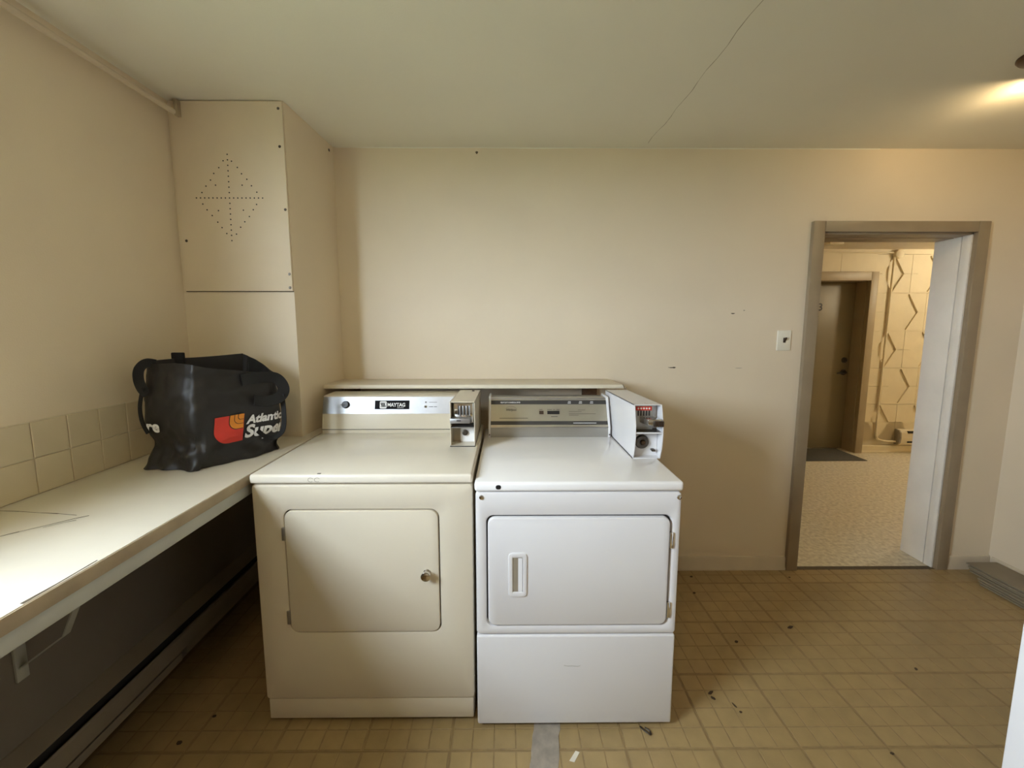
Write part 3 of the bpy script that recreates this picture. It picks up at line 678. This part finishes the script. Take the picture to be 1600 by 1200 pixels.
b = prism([(0.020, F - 0.0065), (0.052, F - 0.0065), (0.052, F - 0.006), (0.020, F - 0.006)], 'z', 0.531, 0.654)
obj('pull_recess', b, 'heater', dw, smooth=False)
obj('pull_lip', prism([(0.036, F - 0.0062), (0.052, F - 0.0095), (0.052, F - 0.0062)], 'z', 0.532, 0.653), 'white', dw, smooth=False)
for za, zb in ((0.685, 0.742), (0.430, 0.487)):
    hg = obj('hinge', box(0.553, 0.564, F - 0.006, F + 0.002, za, zb, 0.0015), 'chrome', w1)
    obj('hinge_leaf', box(0.5645, 0.571, F - 0.0015, F + 0.002, za + 0.004, zb - 0.004, 0.0005), 'shelf', hg)
for x, z in ((-0.086, 0.866), (0.579, 0.864)):
    obj('screw', lathe([(0, 0.005), (0.004, 0.0048), (0.0075, 0.003), (0.0085, 0)], (x, F, z), (0, -1, 0), 14), 'chrome', w1)
obj('plug_hole', plate(rrect(-0.038, -0.020, 0.8955, 0.9105, 0.007, 5), F - 0.0058, F - 0.004, 0.0004), 'black', w1)
lp = obj('lower_panel', box(X0, X1, F, F + 0.03, 0.016, 0.361, 0.007, 3), 'white', w1)
ribbon_pts = [(0.20, 0.247), (0.215, 0.244), (0.23, 0.2445), (0.25, 0.243), (0.258, 0.246)]
b = bmesh.new()
for (xa, za), (xb, zb) in zip(ribbon_pts, ribbon_pts[1:]):
    b.faces.new([b.verts.new(p) for p in ((xa, F - 0.0005, za - 0.0008), (xb, F - 0.0005, zb - 0.0008), (xb, F - 0.0005, zb + 0.0008), (xa, F - 0.0005, za + 0.0008))])
obj('scratch', b, 'kick', lp, smooth=False)
for x in (X0 + 0.045, X1 - 0.095):
    for y in (F + 0.05, BK - 0.06): obj('foot', lathe([(0, 0.02), (0.012, 0.02), (0.012, 0.008), (0.02, 0.006), (0.02, 0)], (x, y, 0), (0, 0, 1), 12), 'black', w1)
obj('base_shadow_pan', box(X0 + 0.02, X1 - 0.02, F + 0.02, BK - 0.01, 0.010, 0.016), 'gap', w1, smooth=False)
# console: steel kick, slanted face, end caps
KX0, KX1 = -0.076, 0.4715
B0, B1 = Vector((0, 1.866, 0.968)), Vector((0, 1.928, 1.090)); bdv = (B1 - B0).normalized(); BN = Vector((0, -bdv.z, bdv.y)); BL = (B1 - B0).length
def wface(x, t, off=0.0):
    p = B0 + bdv * (t * BL) + BN * off; return Vector((x, p.y, p.z))
obj('console', prism([(1.864, T), (1.864, 0.963), (1.866, 0.968), (1.928, 1.090), (1.935, 1.093), (2.02, 1.093), (2.02, T)], 'x', KX0, KX1), 'kick', w1)
wf = obj('console_face', prism([(1.8655, 0.9685), (1.9275, 1.0895), (1.9285, 1.0895), (1.8665, 0.9685)], 'x', KX0, KX1), 'consoleface', w1, smooth=False)
obj('console_fold', tube([(KX0, 1.8635, 0.9655), (KX1, 1.8635, 0.9655)], 0.003, 8), 'steel', w1)
obj('console_top_bead', tube([(KX0, 1.9285, 1.0905), (KX1, 1.9285, 1.0905)], 0.003, 8), 'steel', w1)
obj('dark_band', quads_bm([(KX0, KX1, 0.80, 0.945)], lambda x, y: wface(x, y, 0.0008)), 'band', wf, smooth=False)
obj('dark_band', quads_bm([(KX0, KX1, 0.075, 0.205)], lambda x, y: wface(x, y, 0.0008)), 'band', wf, smooth=False)
wm = lambda ox, ot: (lambda x, y: wface(ox + x, ot + y / BL, 0.0014))
obj('band_lettering', text_bm('HEAVY DUTY COMMERCIAL DRYER', 0.0095, wm(-0.031, 0.842), offset=0.0003, sx=0.62), 'print_white', wf, smooth=False)
obj('brand_lettering', text_bm('Whirlpool', 0.0165, wm(-0.006, 0.565), shear=0.3, offset=0.0003, sx=0.72), 'print_dark', wf, smooth=False)
b = bmesh.new()
sw = [(0.019 + 0.026 * math.cos(a), 0.61 + 0.11 * math.sin(a)) for a in [0.4 + 2.4 * i / 10 for i in range(11)]]
for p, q in zip(sw, sw[1:]): b.faces.new([b.verts.new(wface(*k, 0.0013)) for k in (p, q, (q[0], q[1] + 0.007), (p[0], p[1] + 0.007))])
obj('brand_swoosh', b, 'print_dark', wf, smooth=False)
obj('push_button', quads_bm([(0.152, 0.1725, 0.445, 0.565)], lambda x, y: wface(x, y, 0.0014)), 'brown', wf, smooth=False)
obj('display', quads_bm([(0.190, 0.2475, 0.445, 0.565)], lambda x, y: wface(x, y, 0.0014)), 'black', wf, smooth=False)
rects = [(-0.035, 0.098, 0.300, 0.318), (0.153, 0.168, 0.60, 0.618), (0.190, 0.213, 0.60, 0.618), (0.217, 0.228, 0.60, 0.618), (0.233, 0.249, 0.60, 0.618), (0.207, 0.238, 0.350, 0.372)]
rects += [(0.335, 0.37, 0.585, 0.595), (0.292, 0.352, 0.530, 0.542), (0.292, 0.418, 0.450, 0.462), (0.292, 0.337, 0.400, 0.412)]
tag(obj('printed_lines', quads_bm(rects, lambda x, y: wface(x, y, 0.0014)), 'print_dark', wf, smooth=False), kind='stuff')
rects = [(0.2885 + 0.053 * k + 0.002 * (j % 2), 0.304 + 0.053 * k, 0.830 + 0.05 * j, 0.852 + 0.05 * j) for k in range(3) for j in range(2)] + [(0.31, 0.418, 0.125, 0.143)]
tag(obj('printed_marks', quads_bm(rects, lambda x, y: wface(x, y, 0.0014)), 'print_white', wf, smooth=False), kind='stuff')
for xa, xb in ((KX0 - 0.010, KX0), (KX1, KX1 + 0.010)):
    cap = obj('end_cap', prism([(1.857, T), (1.857, 0.955), (1.860, 0.972), (1.918, 1.098), (1.932, 1.102), (2.02, 1.102), (2.02, T)], 'x', xa, xb, 0.002), 'white', w1)
    obj('cap_screw', lathe([(0, 0.002), (0.003, 0.002), (0.0035, 0)], ((xa + xb) / 2, 1.857, 0.934), (0, -1, 0), 8), 'darkmetal', cap)
# coin meter of the white dryer
x0, x1 = 0.492, 0.600
front = [(1.552, T), (1.538, 0.960), (1.530, 1.010), (1.532, 1.055), (1.545, 1.105), (1.556, 1.134)]
wc_ = coin_box(w1, x0, x1, front, 2.02, T, 'white', 1.118, 0.02)
obj('divider', box(x0 + 0.002, x1 - 0.002, 1.537, 1.60, 1.026, 1.029), 'darkmetal', wc_, smooth=False)
obj('divider_edge', box(x0 + 0.002, x1 - 0.002, 1.533, 1.537, 1.025, 1.030), 'white', wc_, smooth=False)
obj('meter_plate', box(x0 + 0.004, x0 + 0.082, 1.578, 1.584, 1.030, 1.128), 'kick', wc_, smooth=False)
rl = obj('coin_label', box(x0 + 0.014, x0 + 0.076, 1.5765, 1.5785, 1.107, 1.123), 'print_red', wc_, smooth=False)
for k in range(5):
    xx = x0 + 0.0235 + 0.0108 * k
    obj('coin_mark', lathe([(0, 0.001), (0.0036, 0.001), (0.0036, 0)], (xx, 1.5765, 1.115), (0, -1, 0), 12), 'whiteline', wc_)
    obj('coin_slot', box(xx - 0.002, xx + 0.002, 1.575, 1.579, 1.086, 1.106), 'black', wc_, smooth=False)
sl = prism([(x0 + 0.030, 1.58), (x0 + 0.085, 1.58), (x0 + 0.100, 1.530), (x0 + 0.048, 1.530)], 'z', 1.058, 1.082, 0.003)
obj('coin_slide', sl, 'chrome', wc_)
obj('slide_handle', prism([(x0 + 0.080, 1.545), (x0 + 0.107, 1.530), (x0 + 0.107, 1.521), (x0 + 0.068, 1.521), (x0 + 0.068, 1.533)], 'z', 1.054, 1.076, 0.003), 'darkmetal', wc_)
for k in range(4): obj('slide_rib', box(x0 + 0.074 + 0.008 * k, x0 + 0.0775 + 0.008 * k, 1.5185, 1.5225, 1.055, 1.075), 'bronze', wc_, smooth=False)
lk = obj('lock_ring', lathe([(0.010, 0.004), (0.012, 0.010), (0.024, 0.010), (0.027, 0.006), (0.0285, 0)], (x0 + 0.043, 1.582, 0.980), (0, -1, 0), 28), 'darkmetal', wc_)
obj('lock_core', lathe([(0, 0.014), (0.007, 0.014), (0.010, 0.010), (0.010, 0)], (x0 + 0.046, 1.582, 0.978), (0, -1, 0), 12), 'bronze', wc_)
obj('cash_box_face', box(x0 + 0.003, x1 - 0.004, 1.5825, 1.586, T + 0.004, 1.024), 'white', wc_, smooth=False)
obj('hasp', box(x0 + 0.078, x0 + 0.092, 1.560, 1.583, 0.945, 0.953, 0.002), 'darkmetal', wc_)
obj('label_mark', prism([(0.545, 1.60), (0.552, 1.60), (0.563, 1.578), (0.556, 1.578)], 'z', 1.1318, 1.1335), 'kick', wc_, smooth=False)

# ------------------------------------------------------------------ shopping bag on the counter
BZ = CZ
bA, bB, bC, bD = Vector((-1.292, 1.43)), Vector((-1.078, 1.376)), Vector((-0.917, 1.640)), Vector((-1.135, 1.725))
tA, tB, tC, tD = Vector((-1.318, 1.475)), Vector((-1.085, 1.405)), Vector((-0.912, 1.632)), Vector((-1.115, 1.745))
rimA, rimB, rimC, rimD = 0.372, 0.366, 0.306, 0.385
def corner_poly(cs, s):
    """s in [0,4): 0..1 = A->B, 1..2 = B->C, 2..3 = C->D, 3..4 = D->A with rounded corners."""
    def lin(q):
        q = q % 4; i = int(q); f = q - i; return cs[i] * (1 - f) + cs[(i + 1) % 4] * f
    w = 0.13
    return (lin(s - w) + lin(s) * 2 + lin(s + w)) / 4
def lerp4(v, s):
    s = s % 4; i = int(s); f = s - i; return v[i] * (1 - f) + v[(i + 1) % 4] * f
def bag_pt(s, z, off=0.0):
    """z measured from the counter; the rim is at lerp4(rims)."""
    top = lerp4((rimA, rimB, rimC, rimD), s); t = min(max(z / top, 0), 1)
    lo = corner_poly((bA, bB, bC, bD), s); hi = corner_poly((tA, tB, tC, tD), s); p = lo * (1 - t) + hi * t
    c = (bA + bB + bC + bD) / 4; d = (p - c)
    e = 0.001; q = corner_poly((bA, bB, bC, bD), s + e); tg = (q - lo).normalized() if (q - lo).length > 0 else Vector((1, 0)); nrm = Vector((tg.y, -tg.x))
    if nrm.dot(d) < 0: nrm = -nrm
    low = max(0, 1 - t * 2.6)
    n1 = noise.noise(Vector((s * 2.2, z * 11, 3.1))) * 0.016 * (0.5 + low)
    n2 = noise.noise(Vector((s * 6 + z * 9, z * 26, 7.7))) * 0.007 * (0.45 + 1.4 * low)
    n3 = abs(noise.noise(Vector((s * 3 - z * 16, z * 8 + s, 1.3)))) * 0.011 * (0.5 + 1.1 * low)
    pinch = -0.014 * math.exp(-((z - 0.085) / 0.045) ** 2) * (1.0 if (s % 4) < 1.1 or (s % 4) > 3.7 else 0.35)
    bulge = 0.012 * math.sin(PI * t)
    flare = 0.020 * max(0, 1 - z / 0.05) ** 1.5 * (1 if (s % 4) > 3.6 or (s % 4) < 1.05 else 0.3)
    p = p + nrm * (n1 + n2 - n3 + pinch + bulge + flare + off)
    return Vector((max(p.x, L + 0.012), p.y, BZ + 0.002 + z))
bag = empty('shopping_bag', (-1.1, 1.55, BZ)); tag(bag, 'large black reusable shopping bag with red and orange logo on the counter', 'bag')
bm = bmesh.new(); NS, NZ = 160, 56; rings = []
for j in range(NZ + 1):
    ring = []
    for i in range(NS):
        s = 4 * i / NS; top = lerp4((rimA, rimB, rimC, rimD), s) + 0.006 * noise.noise(Vector((s * 2, 0, 9)))
        ring.append(bm.verts.new(bag_pt(s, top * j / NZ)))
    rings.append(ring)
for A, B in zip(rings, rings[1:]):
    for i in range(NS): bm.faces.new((A[i], A[(i + 1) % NS], B[(i + 1) % NS], B[i]))
bm.faces.new(rings[0][::-1])
# turned-in hem and inner lining
inner = []
for dz, off in ((-0.001, -0.003), (-0.05, -0.005), (-0.30, -0.012)):
    ring = []
    for i in range(NS):
        s = 4 * i / NS; top = lerp4((rimA, rimB, rimC, rimD), s) + 0.006 * noise.noise(Vector((s * 2, 0, 9)))
        z = max(top + dz, 0.02); ring.append(bm.verts.new(bag_pt(s, z, off)))
    inner.append(ring)
prev = rings[-1]
for ring in inner:
    for i in range(NS): bm.faces.new((prev[i], prev[(i + 1) % NS], ring[(i + 1) % NS], ring[i]))
    prev = ring
bm.faces.new(prev)
body = obj('bag_body', bm, 'bag', bag)
body.data.set_sharp_from_angle(angle=math.radians(60))
# black hem tape round the rim
bm = bmesh.new(); hr_ = []
for j, (dz, off) in enumerate(((-0.022, 0.0012), (-0.001, 0.0012), (0.0015, -0.002), (-0.03, -0.0045))):
    ring = []
    for i in range(NS):
        s = 4 * i / NS; top = lerp4((rimA, rimB, rimC, rimD), s) + 0.006 * noise.noise(Vector((s * 2, 0, 9)))
        ring.append(bm.verts.new(bag_pt(s, top + dz, off)))
    hr_.append(ring)
for A, B in zip(hr_, hr_[1:]):
    for i in range(NS): bm.faces.new((A[i], A[(i + 1) % NS], B[(i + 1) % NS], B[i]))
# print on the bag: (u along the front face in metres from corner B, v height)
FL = (bC - bB).length; SLn = (bB - bA).length; BL2 = (bD - bC).length
def bagmap(u, v, off=0.0016):
    if u < 0: s = 1 + u / SLn
    elif u > FL: s = 2 + (u - FL) / BL2
    else: s = 1 + u / FL
    return bag_pt(s, v, off)
bm.free()
def bag_poly(pts, key, name, off):
    b = bmesh.new(); b.faces.new([b.verts.new((x, y, 0)) for x, y in pts]); bmesh.ops.triangulate(b, faces=b.faces[:])
    for _ in range(4):
        le = [e for e in b.edges if e.calc_length() > 0.008]
        if not le: break
        bmesh.ops.subdivide_edges(b, edges=le, cuts=1); bmesh.ops.triangulate(b, faces=b.faces[:])
    for v in b.verts: v.co = bagmap(v.co.x, v.co.y, off)
    return obj(name, b, key, body)
def shield(x0, x1, z0, z1, r, skew=0.0):
    pts = [(x0, z1), (x1, z1), (x1, z0)]
    for i in range(9):
        a = math.radians(270 - 90 * i / 8); pts.append((x0 + r + r * math.cos(a), z0 + r + r * math.sin(a)))
    return [(x + skew * (z - z0), z) for x, z in pts]
lx, lz = 0.056, 0.072
bag_poly(shield(lx, lx + 0.102, lz, lz + 0.102, 0.055, 0.06), 'print_red', 'logo_field', 0.0026)
bag_poly(shield(lx + 0.052, lx + 0.1025, lz + 0.047, lz + 0.1025, 0.030, 0.06), 'bag', 'logo_outline', 0.0034)
bag_poly(shield(lx + 0.0545, lx + 0.1025, lz + 0.0495, lz + 0.1025, 0.028, 0.06), 'print_orange', 'logo_orange', 0.0042)
bag_poly(shield(lx + 0.070, lx + 0.1030, lz + 0.066, lz + 0.1030, 0.020, 0.06), 'bag', 'logo_outline', 0.0050)
bag_poly(shield(lx + 0.072, lx + 0.1030, lz + 0.068, lz + 0.1030, 0.018, 0.06), 'print_orange', 'logo_orange', 0.0058)
bag_poly(shield(lx + 0.083, lx + 0.1035, lz + 0.082, lz + 0.1035, 0.010, 0.06), 'bag', 'logo_outline', 0.0066)
bag_poly(shield(lx + 0.085, lx + 0.1035, lz + 0.084, lz + 0.1035, 0.009, 0.06), 'print_orange', 'logo_orange', 0.0074)
obj('bag_lettering', text_bm('Atlantic', 0.044, lambda x, y: bagmap(0.172 + x, 0.133 + y, 0.0045), shear=0.22, offset=0.0018, cuts=3), 'print_white', body, smooth=False)
obj('bag_lettering', text_bm('Superstore', 0.066, lambda x, y: bagmap(0.164 + x, 0.080 + y, 0.0045), shear=0.22, offset=0.0026, cuts=3), 'print_white', body, smooth=False)
obj('bag_lettering', text_bm('store', 0.060, lambda x, y: bagmap(-0.143 + x, 0.128 + y, 0.0045), align='RIGHT', shear=0.22, offset=0.0022, cuts=3), 'print_white', body, smooth=False)
# handles
def strapo(pts, w, name='handle'):
    return obj(name, tube(smooth_path(pts, 8), 0, flat=(w, 0.004), up=(0, 1, 0)), 'strap', bag)
strapo([(-1.258, 1.470, BZ + 0.368), (-1.280, 1.456, BZ + 0.372), (-1.298, 1.446, BZ + 0.350), (-1.300, 1.442, BZ + 0.315), (-1.288, 1.440, BZ + 0.280), (-1.270, 1.440, BZ + 0.262)], 0.030)
strapo([(-1.286, 1.440, BZ + 0.285), (-1.294, 1.430, BZ + 0.22), (-1.286, 1.424, BZ + 0.165), (-1.268, 1.422, BZ + 0.125)], 0.012)
strapo([(-0.985, 1.515, BZ + 0.302), (-0.955, 1.555, BZ + 0.306), (-0.920, 1.61, BZ + 0.300), (-0.898, 1.622, BZ + 0.275), (-0.888, 1.615, BZ + 0.245), (-0.896, 1.59, BZ + 0.222), (-0.925, 1.555, BZ + 0.215), (-0.95, 1.525, BZ + 0.225)], 0.042)
strapo([(-0.890, 1.605, BZ + 0.235), (-0.884, 1.60, BZ + 0.17), (-0.884, 1.594, BZ + 0.11), (-0.894, 1.585, BZ + 0.080), (-0.914, 1.567, BZ + 0.068), (-0.935, 1.548, BZ + 0.080), (-0.952, 1.535, BZ + 0.105)], 0.018)
obj('strap_tab', box(-1.270, -1.225, 1.553, 1.566, BZ + 0.33, BZ + 0.402, 0.003), 'strap', bag)

# ------------------------------------------------------------------ light switch
sw_ = empty('light_switch', (1.541, D, 1.354)); tag(sw_, 'ivory wall switch with a brown toggle beside the doorway', 'light switch')
obj('plate', plate(rrect(1.503, 1.579, 1.298, 1.411, 0.004, 3), D - 0.007, D - 0.0003, 0.003), 'switch', sw_)
tg = obj('toggle', prism([(D - 0.006, 1.346), (D - 0.006, 1.366), (D - 0.022, 1.372), (D - 0.020, 1.362)], 'x', 1.537, 1.547), 'brown', sw_)
obj('toggle_slot', box(1.535, 1.549, D - 0.0076, D - 0.006, 1.342, 1.370), 'brown', sw_, smooth=False)
for z in (1.324, 1.385): obj('screw', lathe([(0, 0.0015), (0.003, 0.001), (0.0035, 0)], (1.541, D - 0.007, z), (0, -1, 0), 8), 'whiteline', sw_)

# ------------------------------------------------------------------ stack of grey boards by the right wall
words = ['topmost', 'second from the top', 'third from the top', 'fourth from the top', 'fifth from the top', 'sixth from the top', 'bottom']
ends = [2.222, 2.205, 2.20, 2.19, 2.135, 2.125, 2.11]; xs_ = [2.668, 2.660, 2.662, 2.655, 2.640, 2.634, 2.626]
for k in range(7):
    z0 = 0.062 - 0.0098 * k
    o = obj('thin_board', box(xs_[k], R - 0.018 - 0.004 * (k % 3), 1.15, ends[k], z0, z0 + 0.0078, 0.0012), 'board', origin=(2.75, 1.7, z0))
    tag(o, 'thin grey board by the right wall, %s of its stack' % words[k], 'board', 'stack of grey boards')
# ------------------------------------------------------------------ tape, scraps and crumbs on the floor
b = bmesh.new(); rows = []
for j in range(15):
    y = 1.335 - j * 0.024; w0 = 0.097 + 0.004 * noise.noise((j * .7, 0, 0)) - (1.335 - y) * 0.16; w1_ = w0 + 0.094 + 0.006 * noise.noise((j * .6, 4, 0))
    rows.append([b.verts.new((w0 + (w1_ - w0) * i / 6, y, 0.0012 + 0.0012 * abs(noise.noise((i * .9, j * .5, 2))))) for i in range(7)])
for A, B_ in zip(rows, rows[1:]):
    for i in range(6): b.faces.new((A[i], A[i + 1], B_[i + 1], B_[i]))
bmesh.ops.solidify(b, geom=b.faces[:], thickness=0.0008)
tag(obj('floor_tape', b, 'tape', origin=(0.13, 1.25, 0)), 'strip of crinkled grey tape on the floor before the white dryer', 'tape')
def crumb(x, y, r, st=1.0, rot=0.0):
    b = bmesh.new(); bmesh.ops.create_icosphere(b, subdivisions=1, radius=r)
    for v in b.verts:
        v.co *= 1 + 0.35 * noise.noise(v.co * 300 + Vector((x, y, 0))); v.co.x *= st; v.co.z *= 0.45
        c_, s_ = math.cos(rot), math.sin(rot); v.co = Vector((v.co.x * c_ - v.co.y * s_ + x, v.co.x * s_ + v.co.y * c_ + y, v.co.z + r * 0.4))
    return b
CR = [(1.047, 1.712, .007, 1.4, .3, 'round dark crumb on the shaded floor right of the white dryer'),
      (1.355, 1.80, .008, 2.4, .3, 'elongated dark crumb in the middle of the floor before the doorway'),
      (1.011, 2.056, .006, 1.3, 0, 'small dark crumb on the floor behind the white dryer door edge'),
      (0.80, 1.453, .006, 2.6, .5, 'curled dark crumb, upper of two close together beside the white dryer'),
      (0.798, 1.43, .006, 1.8, -.8, 'stubby dark crumb, lower of two close together beside the white dryer'),
      (0.873, 1.372, .005, 1.2, 0, 'tiny dark speck below the thin sliver right of the white dryer'),
      (1.719, 1.558, .006, 1.5, .8, 'lone dark crumb on the open floor at the right, nearest the white machine'),
      (0.865, 1.40, .004, 3.0, 1.9, 'thin dark sliver lying along a floor joint beside the white dryer'),
      (-1.136, 1.272, .008, 1.3, 0, 'dark crumb on the floor under the counter, nearest the camera'),
      (-1.084, 1.37, .006, 1.3, 0, 'dark crumb on the floor left of the almond dryer front corner'),
      (1.06, 2.20, .006, 1.6, 0, 'dark crumb against the back baseboard right of the white dryer'),
      (1.62, 2.19, .005, 1.5, 0, 'dark crumb on the floor by the left foot of the door casing'),
      (1.30, 1.22, .005, 1.5, 0, 'dark crumb at the bottom edge of the photo on the right floor')]
for x, y, r, st, rt, lab in CR:
    tag(obj('crumb', crumb(x, y, r, st, rt), 'crumb', origin=(x, y, 0)), lab, 'crumb', 'dark crumbs on the floor')
o = obj('paper_scrap', prism([(0.206, 1.205), (0.222, 1.200), (0.245, 1.232), (0.232, 1.237)], 'z', 0.0002, 0.0012), 'paper', origin=(0.22, 1.22, 0)); tag(o, 'small white scrap on the floor right of the tape', 'scrap')
o = obj('wire_clip', tube(smooth_path([(0.478, 1.318, 0.003), (0.490, 1.300, 0.005), (0.505, 1.288, 0.004), (0.507, 1.300, 0.004), (0.492, 1.312, 0.006)], 4), 0.0028, 6), 'darkmetal', origin=(0.49, 1.30, 0)); tag(o, 'bent dark metal clip under the right foot of the white dryer', 'clip')

# ------------------------------------------------------------------ white machine at the right edge of the view
WX, WYF, WW, WD, WH = 1.03, 0.75, 0.68, 0.66, 0.935
wa = empty('washing_machine', (WX + WW / 2, WYF - WD / 2, 0)); tag(wa, 'white machine side cut off by the lower right edge of the photo', 'washing machine')
obj('cabinet', box(WX, WX + WW, WYF - WD, WYF, 0.015, WH - 0.032, 0.005), 'white', wa)
obj('lid_deck', box(WX - 0.002, WX + WW + 0.002, WYF - WD - 0.002, WYF + 0.002, WH - 0.031, WH, 0.009, 3), 'white_top', wa)
obj('lid', box(WX + 0.14, WX + WW - 0.04, WYF - WD + 0.08, WYF - 0.08, WH, WH + 0.012, 0.005), 'white_top', wa)
obj('console', prism([(WX + WW - 0.14, WH), (WX + WW - 0.10, WH + 0.15), (WX + WW, WH + 0.15), (WX + WW, WH)], 'y', WYF - WD + 0.01, WYF - 0.01, 0.004), 'white', wa)
for x in (WX + 0.05, WX + WW - 0.05):
    for y in (WYF - WD + 0.05, WYF - 0.05): obj('foot', lathe([(0, 0.02), (0.012, 0.02), (0.012, 0.008), (0.02, 0.006), (0.02, 0)], (x, y, 0), (0, 0, 1), 12), 'black', wa)

# ------------------------------------------------------------------ ceiling spot lamp at the right edge
lx_, ly_ = 1.855, 1.51
lp_ = empty('ceiling_spot_lamp', (lx_, ly_, H)); tag(lp_, 'bronze ceiling spot lamp at the upper right edge', 'lamp')
obj('canopy', lathe([(0, 0.024), (0.03, 0.024), (0.062, 0.014), (0.068, 0.006), (0.068, 0)], (lx_, ly_, H), (0, 0, -1), 28), 'bronze', lp_)
ax = Vector((0.45, 0.88, 0.14)).normalized(); hc_ = Vector((lx_ + 0.15, ly_ + 0.07, H - 0.075))
obj('stem', tube([(lx_, ly_, H - 0.02), (lx_ + 0.04, ly_ + 0.01, H - 0.05), hc_ + ax * 0.01], 0.008, 8), 'bronze', lp_)
obj('shade', lathe([(0, -0.025), (0.025, -0.025), (0.034, -0.01), (0.042, 0.04), (0.048, 0.075), (0.045, 0.075), (0.039, 0.04), (0.031, -0.006), (0, -0.010)], hc_, ax, 24), 'bronze', lp_)
obj('bulb', lathe([(0, -0.03), (0.015, -0.026), (0.027, -0.012), (0.03, 0), (0.027, 0.012), (0.015, 0.026), (0, 0.03)], hc_ + ax * 0.058, ax, 20), 'bulb', lp_)
ld = bpy.data.lights.new('spot_lamp_light', 'POINT'); ld.energy = ROOM_LAMP_W; ld.color = (1.0, 0.72, 0.38); ld.shadow_soft_size = 0.034
lo = bpy.data.objects.new('spot_lamp_light', ld); lo.location = hc_ + ax * 0.058 - Vector((lx_, ly_, H)); link(lo, lp_)

# flush disc lamp fixture behind the photographer
dk = empty('ceiling_disc_lamp', (-0.30, -0.35, H)); tag(dk, 'flush round ceiling lamp behind the camera position', 'lamp')
obj('pan', lathe([(0, 0.028), (0.150, 0.028), (0.156, 0.040), (0.162, 0.040), (0.165, 0.0)], (-0.30, -0.35, H), (0, 0, -1), 36), 'window', dk)
dlo.parent = dk; dlo.location = (0, 0, -0.0345)
